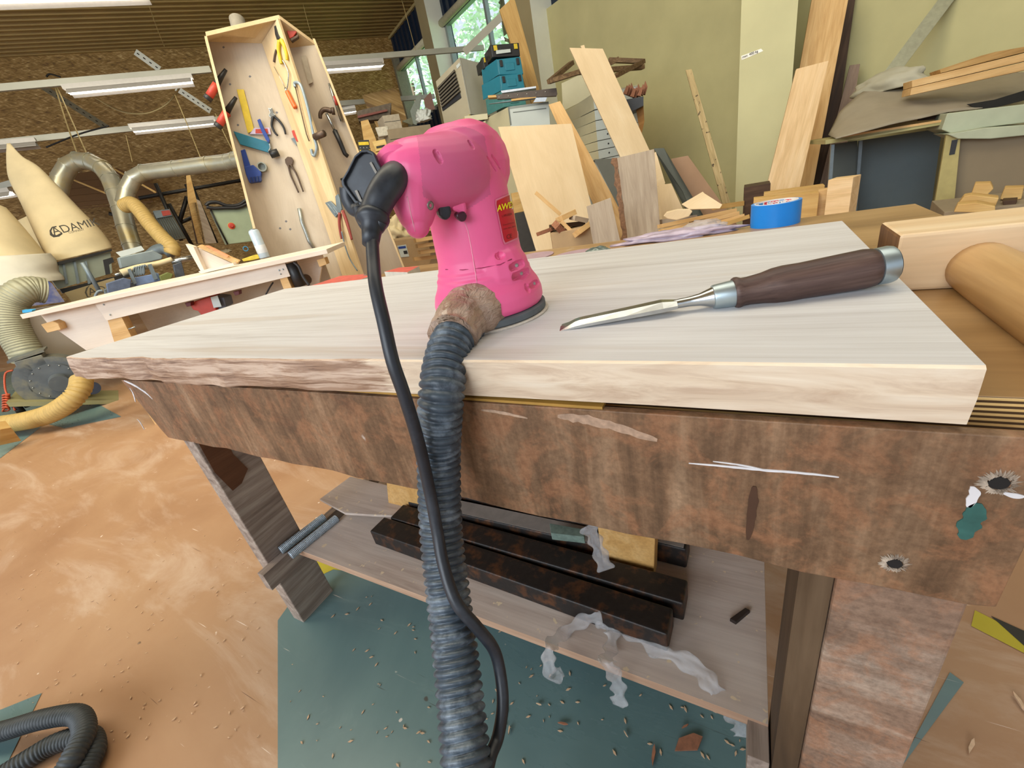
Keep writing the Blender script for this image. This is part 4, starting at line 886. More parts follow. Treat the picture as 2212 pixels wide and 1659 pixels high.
# diagonal rail toward the large window, perforated struts, wires
def strut(p1,d1,p2,d2,wd,mat,name,label,cat,holes=0):
    a=D(*p1,d1); b_=D(*p2,d2); x=(b_-a).normalized(); n=(CAM-a).normalized(); y=n.cross(x).normalized(); n=x.cross(y)
    t=thing(name,label,cat,a); m=MB().box((a+b_)/2,((b_-a).length,wd,.004),(x,y,n)); m.box((a+b_)/2+y*wd/2-n*.02,((b_-a).length,.004,.04),(x,y,n)); m.build('angle_profile',mat,t)
    h=MB()
    for i in range(holes):
        c=a+x*((b_-a).length*(i+.5)/holes)+n*.004; h.box(c,(wd*.4,wd*.16,.002),(x,y,n))
    if holes: h.build('slots',M_mblack,t)
    return t
strut((292,112),7.2,(345,150),7.3,.10,M_pale,'perforated_strut','pale perforated steel strut above the larger lit lamp on the chipboard wall','strut',4)
strut((380,190),7.2,(455,240),7.3,.09,M_pale,'perforated_strut','pale perforated steel strut between the two lamps left of the tool rack','strut',7)
strut((88,185),7.0,(230,275),7.2,.09,plain('grey_strut','7a7460',.5,.3),'perforated_strut','grey perforated steel strut running down from the upper rail to the lower rail','strut',10)
strut((1003,113),5.6,(1083,36),5.2,.08,M_alum,'diagonal_rail','pale rail crossing in front of the larger window diagonally','rail')
def wire(pts,r_,mat,label,name='hanging_wire',grp='wires hanging from the roof'):
    o=MB().tube(catmull([D(*p) for p in pts],6),r_,6).build(name,mat,smooth=True); tag(o,label,'wire',grp)
wire([(120,190,5.0),(140,255,5.0),(168,335,4.9)],.007,M_wire,'left one of two thin ropes holding up the bent metal duct')
wire([(124,190,5.0),(155,260,5.0),(188,333,4.9)],.007,M_wire,'right one of two thin ropes holding up the bent metal duct')
wire([(378,205,5.0),(405,270,5.0),(433,340,4.9)],.006,M_wire,'thin rope holding the horizontal metal duct near its middle')
wire([(465,245,5.0),(485,290,5.0),(508,335,4.9)],.006,M_wire,'thin rope holding the horizontal metal duct near the tool rack')
wire([(272,292,5.0),(286,350,5.0)],.004,M_wire,'very thin wire hanging over the duct junction')
wire([(207,212,5.8),(260,240,5.8),(315,245,5.8),(360,225,5.8),(388,190,5.8)],.010,M_wire,'slack cable sagging below the larger lit lamp','slack_cable')
wire([(100,318,5.6),(170,290,5.6),(235,272,5.6)],.010,M_mblack,'black cable sloping under the lower lamp rail at the left','slack_cable')
wire([(100,166,5.3),(108,160,5.3),(130,166,5.2)],.010,M_mblack,'short black cable loop lying on the upper lamp rail','slack_cable')
wire([(318,0,5.4),(335,50,5.4),(355,100,5.3)],.003,M_wire,'very thin wire hanging from the roof left of the tool rack')
wire([(655,10,5.4),(668,60,5.4),(680,95,5.3)],.003,M_wire,'very thin wire hanging from the roof right above the tool rack')
wire([(868,0,5.6),(890,80,5.6),(897,108,5.5)],.004,M_wire,'very thin wire hanging in front of the dark cladding by the window')
# pale crossed laths behind the duct
for a,b_,lb in ((((150,385,6.8)),(230,418,6.2),'thin pale lath crossing behind the bent duct'),((238,360,6.8),(335,415,6.1),'thin pale lath running down right of the bent duct')):
    o=MB().tube([D(*a),D(*b_)],.014,6).build('thin_lath',M_pineg); tag(o,lb,'lath')
# corrugated brown panel behind ducts
M_bpan=plain('brown_panel','6a4a26',.6,0,.1,4)
pl=plane(230,420,7.6,10,0)
bp=MB(); bp.prism([PL(x,y,pl) for x,y in ((140,378),(250,362),(345,402),(342,426),(170,447),(150,440))],-pl[1]*.04)
for k in range(5):
    y=378+k*15; bp.prism([PL(150,y+12,pl,.005),PL(330,y-4,pl,.005),PL(330,y-1,pl,.005),PL(150,y+15,pl,.005)],pl[1]*.01)
o=bp.build('ribbed_panel',M_bpan); tag(o,'brown ribbed panel on the chipboard wall behind the bent metal duct','panel')
# ================================================================ METAL DUCTS AND HOSES (left)
def ductd(pts,r_,d,label,name='metal_duct',mat=None,grp=None,rings=True,n=5):
    q=[D(x,y,dd) for x,y,dd in pts]; t=thing(name,label,'duct',q[0],grp)
    MB().tube(q,r_,20).build('pipe',mat or M_duct,t,smooth='auto')
    if rings:
        for i in range(1,len(q)-1):
            tdir=(q[i+1]-q[i-1]).normalized(); MB().tube([q[i]-tdir*.006,q[i]+tdir*.006],r_*1.06,20).build('joint_ring',M_duct,t,smooth='auto')
    return t
e=[(123,420,4.5),(132,385,4.5),(148,358,4.5),(170,347,4.5),(195,349,4.5),(220,362,4.5),(238,385,4.5),(250,415,4.5),(262,450,4.5),(272,490,4.5),(285,530,4.5),(300,575,4.5)]
ductd(e,.085,4.5,'galvanised metal duct bent over in an arch beside the big dust bag')
e=[(268,440,4.4),(275,410,4.4),(288,385,4.4),(312,372,4.4),(380,364,4.4),(450,355,4.4),(492,350,4.4),(510,345,4.35),(532,340,4.3)]
ductd(e,.075,4.4,'galvanised metal duct rising from the junction and running level behind the tool rack')
def chose(pts,r_,pitch,label,mat,name='flexible_hose',amp=.006,seg=16):
    q=[D(*p) for p in pts]; o=corr(q,r_,amp,pitch,name,mat,seg=seg,n=16); return tag(o,label,'hose')
chose([(270,445,4.25),(285,440,4.2),(302,455,4.15),(325,485,4.1),(352,515,4.05),(372,535,4.0),(370,548,4.0)],.062,.030,'dusty yellow flexible hose sloping down from the duct junction to the grey elbow',M_yhose)
o=MB().tube(catmull([D(372,548,4.0),D(358,538,4.0),D(340,540,4.0),D(325,552,4.0),D(300,566,4.02)],4),.05,14).build('suction_elbow',M_steelg,smooth=True); tag(o,'grey metal suction elbow under the end of the yellow flexible hose','elbow')
# ================================================================ DUST COLLECTOR WITH BAGS
col=thing('dust_collector','grey dust collector frame with blower standing behind the left end of the light bench','machine',D(180,700,3.3)*1)
def bag(rows,d,name,label,mat=M_dusty,seg=28,flat_=.55):
    """rows of (left px, right px, y of left, y of right) describe the outline; cross-section is an ellipse"""
    m=MB(); rr=[]
    for (x0,y0,x1,y1,ex) in rows:
        a,b_=D(x0,y0,d),D(x1,y1,d); c=(a+b_)/2; h=(b_-a)/2; hl=h.length; dp=(c-CAM).normalized(); dp=(dp-h.normalized()*dp.dot(h.normalized())).normalized()
        rr.append([c+h*math.cos(2*math.pi*k/seg)+dp*hl*ex*math.sin(2*math.pi*k/seg)*-1 for k in range(seg)])
    # smooth in between
    R2=[]
    for k in range(seg): R2.append(catmull([r_[k] for r_ in rr],5))
    n=len(R2[0]); vv=[R2[k][i]+ (R2[k][i]-D(rows[0][0],rows[0][1],d))*0 for i in range(n) for k in range(seg)]
    vv=[p+ (CAM-p).normalized()*(.02*noise.noise(V((p.x*5,p.y*5,p.z*2)))+.008*noise.noise(p*14)) for p in vv]
    m.add(vv,[(i*seg+k,i*seg+(k+1)%seg,(i+1)*seg+(k+1)%seg,(i+1)*seg+k) for i in range(n-1) for k in range(seg)]+[tuple(range(seg)),tuple((n-1)*seg+k for k in range(seg))])
    o=m.build(name,mat,smooth=True); return tag(o,label,'dust bag')
b1=bag([(15,310,21,309,1),(14,345,48,338,.35),(20,385,82,360,.5),(48,435,124,405,.7),(75,485,168,455,.8),(98,525,205,495,.85),(112,548,225,522,.85),(126,563,234,537,.85)],3.9,'dust_bag','tall upright beige dust bag with printed lettering at the left, pinched at its top')
M_print=plain('print_dark','3a362c',.7)
bpl=plane(145,500,3.60,0,0)
t1=stext('ADAMIK',112,501,175,487,bpl,.085,M_print,b1,'lettering',.03,.002,xs=1.0)
# ring around the printed name
arc=[(122,488),(112,490),(107,498),(108,508),(116,513),(128,511),(136,505),(132,503),(122,508),(114,506),(111,499),(114,492),(122,491)]
flat('printed_arc',arc,bpl,.002,M_print,b1,.028)
stext('COMPANY',148,503,175,497,bpl,.022,M_print,b1,'lettering',.03,.002)
bag([(-60,420,5,445,.6),(-62,470,38,490,.7),(-62,510,72,540,.8),(-60,545,84,558,.8),(-60,568,86,570,.8)],3.6,'dust_bag','pale dust bag with a sloping side rising at the left picture edge')
bag([(-60,556,84,548,.9),(-66,575,96,568,.9),(-64,600,100,588,.9),(-62,612,108,598,.9),(-58,622,112,607,.9)],3.45,'collecting_bag','wrinkled whitish collecting bag above the blue box at the left picture edge',plain('white_cloth','c9c4b4',.9,0,.08,6,bs=.5))
bag([(40,475,68,462,.9),(52,505,84,492,.9),(70,535,98,520,.9),(92,560,106,552,.9)],4.3,'dust_bag','narrow shaded bag partly hidden between the two large dust bags')
flat('warning_board',[(85,520),(92,520),(126,566),(104,568),(97,545)],plane(100,545,4.0,0,0),.01,M_yel and plain('orange_panel','c8862a',.6),None,label='small orange panel between the big dust bag and the pale bag',cat='panel')
cpl=plane(170,580,3.75,8,0)
flat('deck_frame',[(96,578),(236,545),(240,590),(124,625),(112,608)],cpl,.25*0+.05,plain('galv_panel','8d9484',.4,.5,.08,8),col)
flat('deck_rail',[(124,566),(240,538),(240,543),(126,573)],cpl,.03,M_mblack,col,.06)
for x in (133,158,182): flat('strap',[(x,565),(x+5,564),(x+14,612),(x+8,614)],cpl,.01,M_steelg,col,.06)
flat('lower_frame',[(128,625),(300,585),(306,592),(134,634)],cpl,.04,M_mblack,col,.02)
# lower bag with the same print
lb=flat('dust_bag',[(140,632),(245,600),(262,650),(168,668)],plane(190,650,3.6,0,0),.08,plain('cloth_dark','8a7c5c',.9,0,.1,6),None,label='lower tan collecting bag with partly hidden print behind the light bench',cat='dust bag')
blp=plane(190,650,3.5,0,0); stext('AD',190,632,206,629,blp,.085,M_print,lb,'lettering',.02,.002); flat('printed_arc',[(195,615),(186,622),(183,632),(188,642),(200,643),(190,640),(187,631),(190,622)],blp,.002,M_print,lb,.02)
# blue box machine and grey flexible hose, blower
bxm=flat('blue_cabinet',[(0,624),(95,602),(112,612),(140,652),(60,662),(0,652)],plane(70,640,3.1,0,0),.25*-1,plain('blue_machine','3a4a86',.5,0,.15,10,dirt='a59878'),None,label='dusty blue machine housing behind the grey flexible hose at the left',cat='machine')
chose([(96,628,2.9),(70,625,2.85),(45,632,2.8),(25,655,2.78),(22,690,2.78),(35,725,2.8),(55,760,2.82),(62,775,2.84)],.085,.016,'fat grey flexible hose arching from the blue housing down to the blower',plain('grey_flex','9a9880',.55,.2,.1,30),amp=.003,seg=20)
bpl2=plane(110,810,2.75,-8,0)
blower=thing('blower','grey spiral blower with a round inlet behind the left end of the slab','blower',Zp(110,930,0))
# scroll housing
cc=PL(118,822,bpl2); rx=(PL(160,822,bpl2)-cc).normalized(); ry=bpl2[1].cross(rx); sc_=[]
for i in range(40):
    a=2*math.pi*i/40; rr_=.155*(1+.22*i/40); sc_.append(cc+rx*math.cos(-a+2.4)*rr_+ry*math.sin(-a+2.4)*rr_)
M_blow=plain('blower_grey','5c6266',.45,.2,.12,14,dirt='8a8468')
m=MB().prism(sc_,-bpl2[1]*.16); m.build('scroll_housing',M_blow,blower)
MB().prism([PL(x,y,bpl2) for x,y in ((30,782),(90,766),(112,800),(70,850),(52,830))],-bpl2[1]*.16).build('outlet_chute',M_blow,blower,bevel=.004)
MB().prism([PL(x,y,bpl2) for x,y in ((14,781),(94,756),(96,760),(16,786))],-bpl2[1]*.2).build('outlet_flange',M_blow,blower,off if False else None)
MB().tube([cc+bpl2[1]*.0,cc+bpl2[1]*.012],.115,32).build('inlet_plate',M_blow,blower,smooth='auto')
bo=MB()
for i in range(14):
    a=2*math.pi*i/14; bo.ball(cc+rx*math.cos(a)*.105+ry*math.sin(a)*.105+bpl2[1]*.014,.004,6)
bo.build('bolts',M_chrome,blower); 
MB().tube([cc+bpl2[1]*.012+rx*.02,cc+bpl2[1]*.11+rx*.03],.05,24).build('inlet_stub',M_blow,blower,smooth='auto')
cb2=cc-bpl2[1]*.1; fz=.10
MB().box(V((cb2.x,cb2.y,.09))+rx*.05,(.62,.34,.03),(rx,bpl2[1],UP)).build('base_plate',plain('olive_base','8f8a62',.6,0,.1,10),blower)
for sx in (-.24,.30):
    for sy in (-.12,.12): MB().tube([V((cb2.x,cb2.y,0.0))+rx*sx+bpl2[1]*sy,V((cb2.x,cb2.y,.08))+rx*sx+bpl2[1]*sy],.022,10).build('caster',M_mblack,blower,smooth=True)
dd=PL(200,838,bpl2,.08); MB().tube([dd,dd+bpl2[1]*.012],.042,24).build('blind_cap',plain('dark_blue_cap','2c3240',.5),blower,smooth='auto')
chose([(176,822,2.60),(172,842,2.55),(150,868,2.52),(110,893,2.55),(60,908,2.6),(10,916,2.65),(-60,925,2.7)],.052,.020,'dusty yellow flexible hose curving from the blower inlet along the floor to the left edge',M_yhose,amp=.0045)
c=[D(28,800,2.7),D(12,806,2.7),D(10,830,2.7),D(14,850,2.7)]
for i in range(46):
    a=i*.9; c.append(D(13+8*math.cos(a)*.9,852+i*.75+3*math.sin(a),2.68+.03*math.sin(a)))
c+= [D(24,868,2.66),D(32,886,2.64)]
o=MB().tube(catmull(c,3),.0055,6).build('coiled_air_hose',plain('orange_hose','b8502c',.5),smooth=True); tag(o,'orange coiled air hose hanging at the left picture edge beside the blower','air hose')
flat('grey_machine_side',[(64,672),(200,650),(262,738),(188,758),(120,792),(60,740)],plane(130,720,2.95,0,0),-.5,plain('taupe_machine','8a7f70',.6,0,.05,6),None,label='large taupe machine cabinet side behind the grey flexible hose',cat='machine')
o=flat('wooden_tray',[(0,928),(24,924),(46,952),(0,962)],plane(20,940,2.4,0,-40),-.06,M_pineg,None,label='small open wooden box cut by the left picture edge on the floor',cat='box')
# ================================================================ LIGHT WORKBENCH (mid left)
BZ=.71; f0=Zp(42,680,BZ); f1=Zp(705,538,BZ); bd=(f1-f0).normalized(); bn=UP.cross(bd); 
if bn.dot(CAM-f0)<0: bn=-bn
flat('blue_rag',[(56,668),(78,667),(76,671),(66,673),(57,674)],(f0-bn*.03,bn),.02,plain('blue_rag','3a9acb',.7),None,label='small scrap of light blue tape at the left tip of the light bench',cat='tape scrap')
lb_=thing('light_workbench','pale birch plywood workbench standing behind the slab at the left','workbench',V(((f0.x+f1.x)/2,(f0.y+f1.y)/2,0)))
bpl3=(f0,bn); L3=(f1-f0).length
rear=PL(628,520,(f0,UP)) if False else None
MB().prism([f0,f1,f1-bn*.42-bd*.02,f0-bn*.42+bd*.28],-UP*.022).build('tabletop',M_birchw,lb_,frame=frame_of(bd,UP,f0),bevel=.002)
def lf(pts,off,t,mat,nm,bev=.001): return flat(nm,pts,(f0,bn),t,mat,lb_,off,bev)
lf([(204,656),(612,560),(627,597),(230,693)],-.03,-.018,M_birchw,'front_rail')
lf([(87,680),(210,655),(264,735),(186,757),(128,716),(104,700)],-.06,-.018,M_birchw,'side_bracket')
lf([(617,566),(694,547),(697,556),(691,572),(694,578),(689,612),(640,640),(612,600)],-.16,-.018,M_birchw,'side_bracket')
for pts,of in ((((88,701),(113,694),(125,699),(131,712),(102,719)),-.02),(((684,562),(701,557),(706,571),(690,577)),-.02)): lf(pts,of,-.05,M_pine,'bearer_end',.002)
lf([(232,691),(262,684),(290,740),(250,750)],-.035,-.045,M_pine,'leg'); lf([(604,602),(620,598),(632,626),(618,640)],-.035,-.045,M_pine,'leg')
for (x,y) in ((246,745),(626,628)):
    p=PL(x,y,(f0,bn),-.06); 
    MB().box(V((p.x,p.y,p.z/2-.0)),(.05,.05,p.z),(bd,bn,UP)).build('leg',M_pine,lb_); q=p-bn*.32; MB().box(V((q.x,q.y,(BZ-.022)/2)),(.05,.05,BZ-.022),(bd,bn,UP)).build('leg',M_pine,lb_)
pa_=f0+bd*.42-bn*.30; 
MB().box(f0+bd*(L3*.55)-bn*.31-UP*.19,(L3*.72,.016,.32),(bd,bn,UP)).build('back_panel',M_mdf,lb_)
MB().box(f0+bd*(L3*.55)-bn*.18-UP*.36,(L3*.72,.28,.016),(bd,bn,UP)).build('shelf',M_mdf,lb_)
for px,py in ((600,567),(603,584),(611,582),(606,592),(224,658),(238,680)): MB().ball(PL(px,py,(f0,bn),-.028),.004,8).build('screw',M_zinc,lb_)
o=rodp('long_screw',[(278,711),(292,706)],(f0,bn),.003,M_zinc,None,-.02,'single pale screw sticking out inside the light bench opening at the left','screw')
# red router under the bench
rt=thing('router','red and grey router lying under the top of the light bench','router',PL(470,655,(f0,bn),-.10))
lp_=(f0,bn)
flat('body',[(432,646),(475,632),(490,664),(458,672),(450,662),(440,660)],lp_,.10,M_red,rt,-.2,.004)
flat('nameplate',[(455,642),(470,638),(479,662),(462,665)],lp_,.002,M_white2,rt,-.10); flat('motor',[(478,634),(500,636),(505,655),(490,664)],lp_,.08,plain('dark_grey_plastic','5a5f6a',.5),rt,-.2,.004)
rodp('thin_cable',[(590,610),(582,622),(574,637)],lp_,.004,M_dblk,None,-.15,'thin dark cord hanging under the right half of the light bench','cord')
for x,y,lbl in ((413,655,'small dark red clamp pad under the light bench left of the router'),(516,631,'small dark red clamp pad under the light bench right of the router')):
    o=flat('clamp_pad',[(x-7,y-3),(x+6,y-6),(x+7,y+3),(x-2,y+5)],lp_,.03,plain('dark_red','5c1a1c',.5),None,-.1,.002,lbl,'clamp pad','clamp pads under the light bench')
# black clamp with lever at the right end
rodp('clamp_lever',[(628,568),(640,595),(650,618)],lp_,.030,M_dblk,None,-.06,'thick black tube standing against the right end bracket of the light bench','tube',curve=False)
rodp('bent_rod',[(634,566),(645,576),(655,598),(668,617)],lp_,.007,plain('rod_grey','4a4848',.4,.6),None,-.03,'thin bent grey rod beside the black tube at the right end of the light bench','rod')
o=MB().tube([PL(661,604,lp_,-.155),PL(661,604,lp_,-.150)],.028,20).build('round_hole',plain('hole_brown','5f4c3c',.8),lb_)
# things on the light bench
def onb(px,py,z=BZ): return Zp(px,py,z)
can=thing('spray_can','white and pale blue aerosol can standing on the light bench','can',onb(563,560))
ca=onb(563,560)-bn*.06; ch_h=.19*.85
MB().lathe([(.026,0),(.029,.003),(.029,ch_h-.012),(.026,ch_h-.004),(.020,ch_h)],ca,UP,24).build('canister',plain('can_white','b9c8d4',.3,.2,.1,15),can,smooth='auto')
MB().lathe([(.018,ch_h),(.018,ch_h+.004),(.006,ch_h+.006)],ca,UP,16).build('rim',M_chrome,can,smooth='auto')
MB().lathe([(.0293,.03),(.0296,.03),(.0296,.075),(.0293,.075)],ca,UP,24).build('label_band',plain('label_pale','d8dce0',.4),can,smooth='auto')
c=onb(532,545)-bn*.02; o=MB().lathe([(.022,0),(.030,0),(.030,.03),(.022,.03),(.022,0)],c+UP*.035,(bn*.8+bd*.4+UP*.2),24,caps=False).build('tape_roll',plain('light_blue_tape','3f9ed0',.4),smooth='auto'); tag(o,'small roll of light blue tape leaning behind the aerosol can','tape')
o=flat('yellow_square',[(522,560),(545,552),(560,550),(574,548),(574,555),(545,562),(526,565)],(onb(540,562)-bn*.02,bn),-.05,M_yel,None,0,.002,'low yellow plastic tool lying behind the aerosol can','tool')
jig=thing('angle_jig','triangular plywood angle jig with two laths standing on the light bench','jig',onb(450,585))
jp=(onb(450,590)-bn*.10,bn)
flat('upright',[(408,526),(425,532),(448,582),(441,585)],jp,.03,M_birchw,jig); flat('base',[(440,583),(513,565),(516,570),(446,588)],jp,.05,M_birchw,jig); flat('panel',[(428,536),(505,571),(447,582)],jp,-.012,M_birchw,jig)
flat('lath',[(430,532),(437,528),(520,562),(514,570)],jp,.02,M_pine,jig); flat('lath',[(445,530),(452,530),(497,552),(492,556)],jp,.015,wood('orange_lath','b87a4c','cf9468','d8a078',axis=0),jig,.022)
o=blob('paper_heap',onb(480,548)-bn*.16,.18,.07,.05,M_dusty,'crumpled beige paper heap behind the triangular jig on the light bench','paper',11,.2)
# machine parts standing behind the bench
mc=thing('lathe_machine','dusty grey woodturning machine with spring and spindle behind the light bench','machine',D(300,620,2.9)*1)
mp_=plane(300,600,2.75,4,0)
flat('bed',[(225,625),(300,606),(340,588),(345,606),(300,640),(230,660)],mp_,-.12,M_steelg,mc,-.02,.004)
flat('motor_housing',[(255,556),(330,540),(352,552),(350,560),(262,580)],mp_,-.15,plain('pale_machine','7f8a8c',.5,.2,.1,14),mc,-.1,.006)
flat('blue_table',[(285,600),(340,590),(345,606),(292,618)],mp_,.06,M_blu and plain('steel_blue','6f84a8',.45,.2),mc,0,.003)
rodp('spindle',[(262,590),(300,578),(340,570),(372,560)],mp_,.022,M_dusty,mc,.03,taper=.016)
rodp('spindle_tip',[(248,594),(262,590)],mp_,.008,M_chrome,mc,.03,curve=False)
sp=[]
for i in range(60):
    a=i/60*2*math.pi*5; f_=i/60; sp.append((288+26*f_+2.5*math.cos(a),588-6*f_+10*math.sin(a)))
rodp('spring',sp,mp_,.005,M_steelg,mc,.06,curve=False)
rodp('arm',[(370,566),(400,560),(425,555)],mp_,.018,M_chrome,mc,.02,curve=False)
flat('bracket',[(275,582),(281,580),(295,612),(288,614)],mp_,.03,M_steelg,mc,.05); flat('bracket',[(318,572),(326,570),(340,602),(332,605)],mp_,.03,M_steelg,mc,.05)
flat('clamp_block',[(222,562),(242,556),(246,566),(235,572),(238,592),(228,594)],mp_,.04,M_mblack,mc,-.02); rodp('lever',[(178,567),(195,595),(215,630)],mp_,.012,M_steelg,mc,.0,curve=False)
flat('vise_block',[(228,612),(265,600),(282,604),(280,622),(232,636)],mp_,.08,plain('blue_grey_iron','59647a',.5,.3,.2,40),mc,.02,.004)
flat('green_block',[(342,596),(360,588),(372,592),(368,602),(346,608)],mp_,.05,plain('olive_green','6a7038',.5),mc,.05,.004)
flat('tool_post',[(372,572),(390,566),(398,596),(378,600)],mp_,.04,plain('dark_iron','4f545c',.4,.4,.2,40),mc,.03,.003)
rodp('hand_wheel',[(208,650),(206,640),(212,630),(222,628)],mp_,.008,M_steelg,mc,.04)
o=flat('white_plate',[(250,545),(305,531),(312,540),(262,556)],plane(280,545,3.3,0,0),-.05,M_white2,None,label='white printed machine plate behind the spindle machine',cat='plate')
# bandsaw column behind yellow hose, heater-like grille box, black rack, leaning boards
rk=thing('steel_rack','black steel wall rack with uprights on the chipboard wall left of the tool rack','rack',D(430,470,5.6)*1)
rp_=plane(430,440,5.6,0,0)
for i,(a,b_) in enumerate((((300,428),(530,388)),((385,483),(415,470)),((235,461),(262,467)))): rodp('arm',[a,b_],rp_,.022,M_mblack,rk,0,curve=False,seg=4)
for a,b_ in (((336,396),(392,520)),((402,398),(420,440)),((412,396),(468,525)),((404,425),(388,478)),((365,440),(415,530))): rodp('upright',[a,b_],rp_,.025,M_mblack,rk,.03,curve=False,seg=4)
flat('bracket',[(404,428),(420,432),(424,438),(406,436)],rp_,.08,M_mblack,rk,.03)
for pts,mt,lbl in ((((402,380),(410,375),(424,430),(440,526),(428,526),(406,436)),M_pineg,'narrow golden board standing in the black steel rack'),(((406,440),(424,437),(442,526),(424,527)),M_walb,'dark brown board standing in the black steel rack'),(((424,430),(432,434),(468,525),(444,526)),M_greyb,'grey brown board standing at the right of the dark one in the rack')):
    flat('leaning_board',pts,plane(420,470,5.3,0,4),-.02,mt,None,label=lbl,cat='board')
gb=thing('slotted_heater','grey cage heater with a red top plate hanging behind the yellow flexible hose','heater',D(360,490,4.9)*1)
hp_=plane(360,490,4.9,0,0)
flat('cage',[(330,458),(366,452),(402,515),(352,522)],hp_,-.12,plain('dark_grille','4a4a3e',.6,.3,.2,150),gb,0,.004); flat('top_plate',[(330,456),(366,452),(372,466),(338,472)],hp_,.02,M_steelg,gb,0); flat('red_sign',[(348,456),(366,454),(370,464),(352,467)],hp_,.01,M_red,gb,.02)
for i in range(8): rodp('grille_bar',[(340+i*4.5,472-i*.5),(362+i*5,518-i)],hp_,.004,M_steelg,gb,.004,curve=False,seg=4)
gc=thing('green_cabinet','grey green machine cabinet with a red knob behind the light bench','cabinet',D(500,520,4.2)*1)
gp_=plane(500,480,4.2,6,0)
flat('door',[(457,452),(552,434),(562,500),(556,520),(492,528)],gp_,-.3,M_green,gc,0,.006)
c=PL(500,488,gp_,.0); MB().lathe([(.030,0),(.030,.006),(.016,.008),(.014,.03),(.0,.03)],c,gp_[1],20).build('knob',M_red,gc,smooth='auto'); MB().lathe([(.032,0),(.032,.004),(.028,.004)],c,gp_[1],20).build('knob_ring',M_yel,gc,smooth='auto')
rodp('edge_trim',[(455,453),(466,478),(492,528)],gp_,.008,M_mblack,gc,.01,curve=False)
o=MB().tube(catmull([PL(x,y,gp_,.02) for x,y in ((445,444),(452,438),(470,437),(490,444),(515,443),(532,432),(545,424),(552,428),(540,436),(515,448),(485,449),(462,450),(446,447))],4),.016,8,sq=1.6).build('black_strap',M_dblk,smooth=True); tag(o,'thick black strap draped over the grey green cabinet','strap')
# ================================================================ TOOL RACK
MZ=thing('tool_rack','tall tapered fibreboard tool rack hung with hand tools','tool rack',D(640,640,2.6)*1)
tl=plane(600,600,2.72,-12,4)     # left board
TLc=[PL(x,y,tl) for x,y in ((449,90),(571,94),(745,600),(578,600))]
def down(a,b_,z=0.0): return a+(b_-a)*((z-a.z)/(b_.z-a.z))
q0,q1,q2,q3=TLc; q2=down(q1,q2); q3=down(q0,q3)
rackf=frame_of(q3-q0,tl[1],q0)
MB().prism([q0,q1,q2,q3],-tl[1]*.018).build('left_board',M_mdf,MZ,frame=rackf)
o1=PL(605,40,tl,.0); 
# front edge of the divider: same ray as (605,40) but closer
dv0=D(605,41,q1 and ((q1-CAM).dot(R.col[2])-.10)); dvm=D(700,330,((PL(655,330,tl)-CAM).dot(R.col[2])-.12)); dv1=down(dv0,dvm)
nrm=(dv0-q1).normalized(); th=(dvm-dv0).normalized().cross((q1-dv0).normalized())
if th.x<0: th=-th
MB().prism([q1,dv0,dv1,q2],th*.016).build('divider_board',M_mdf2,MZ,frame=frame_of(q2-q1,th,q1),bevel=.001)
tl0=D(447,78,(q0-CAM).dot(R.col[2])-.12)
MB().prism([q0,q1,dv0,tl0],UP*.018).build('top_board',M_mdf2,MZ,bevel=.001)
MB().prism([q0,tl0,down(tl0,tl0+(q3-q0)),q3],-(q1-q0).normalized()*.012).build('left_edge',M_mdf2,MZ)
# right tray: a board behind the divider, facing right
rp0=D(681,97,(dv0-CAM).dot(R.col[2])+.16); rpm=D(757,290,(dv0-CAM).dot(R.col[2])+.16+(rp0.z-D(757,290,2.7).z)*.42)
rpm.z=rpm.z; rbt=down(rp0,rpm)
bk0=q1+(q1-dv0)*.1; 
rb_n=(rp0-q1).cross(UP).normalized()
if rb_n.dot(CAM-q1)<0: rb_n=-rb_n
MB().prism([q1+(q1-dv0)*.35,rp0,rbt,q2+(q2-dv1)*.35],-rb_n*.016).build('right_board',M_mdf,MZ,frame=frame_of(rbt-rp0,rb_n,rp0))
MB().prism([dv0,q1+(q1-dv0)*.35,rp0],UP*.018).build('top_board',M_mdf2,MZ)
MB().prism([rp0,rp0+rb_n*.10,rbt+rb_n*.10,rbt],(rp0-q1).normalized()*.012).build('right_edge',M_mdf2,MZ)
pst=thing('wall_pipe','short grey plastic pipe end sticking up behind the tool rack','pipe',D(515,70,3.0)); MB().tube([D(512,42,3.0),D(520,75,3.0)],.05,20).build('pipe',plain('pipe_grey','8d8678',.6),pst,smooth='auto')
rt_pl=(rp0,rb_n)
dvn=(dvm-dv0).cross(q1-dv0).normalized()
if dvn.dot(CAM-dv0)<0: dvn=-dvn
dpl=(dv0,dvn)
G='hand tools on the tool rack'
# --- tools on the left board
def clamp(x,y,lbl):
    t=thing('spring_clamp',lbl,'clamp',PL(x,y,tl,.01),'spring clamps on the tool rack'); 
    rodp('handle_grip',[(x-38,y+62),(x-22,y+36)],tl,.020,M_red,t,.05,curve=False); rodp('jaw',[(x-24,y+38),(x-2,y+4)],tl,.018,M_dblk,t,.045,curve=False,taper=.009); rodp('end_cap',[(x-43,y+69),(x-38,y+62)],tl,.021,M_dblk,t,.05,curve=False); rodp('lever',[(x-22,y+24),(x-15,y+46)],tl,.005,M_red,t,.03,curve=False)
clamp(490,146,'upper red and black spring clamp on the left edge of the tool rack'); clamp(512,206,'lower red and black spring clamp on the left edge of the tool rack')
rl=flat('folding_rule',[(512,194),(527,194),(550,283),(536,288)],tl,.008,M_yel,None,.002,.001,'yellow measuring rule hanging on the tool rack','ruler',G)
ms=thing('mitre_saw_guide','blue saw with a teal blade guard hanging below the yellow rule','saw',PL(570,300,tl))
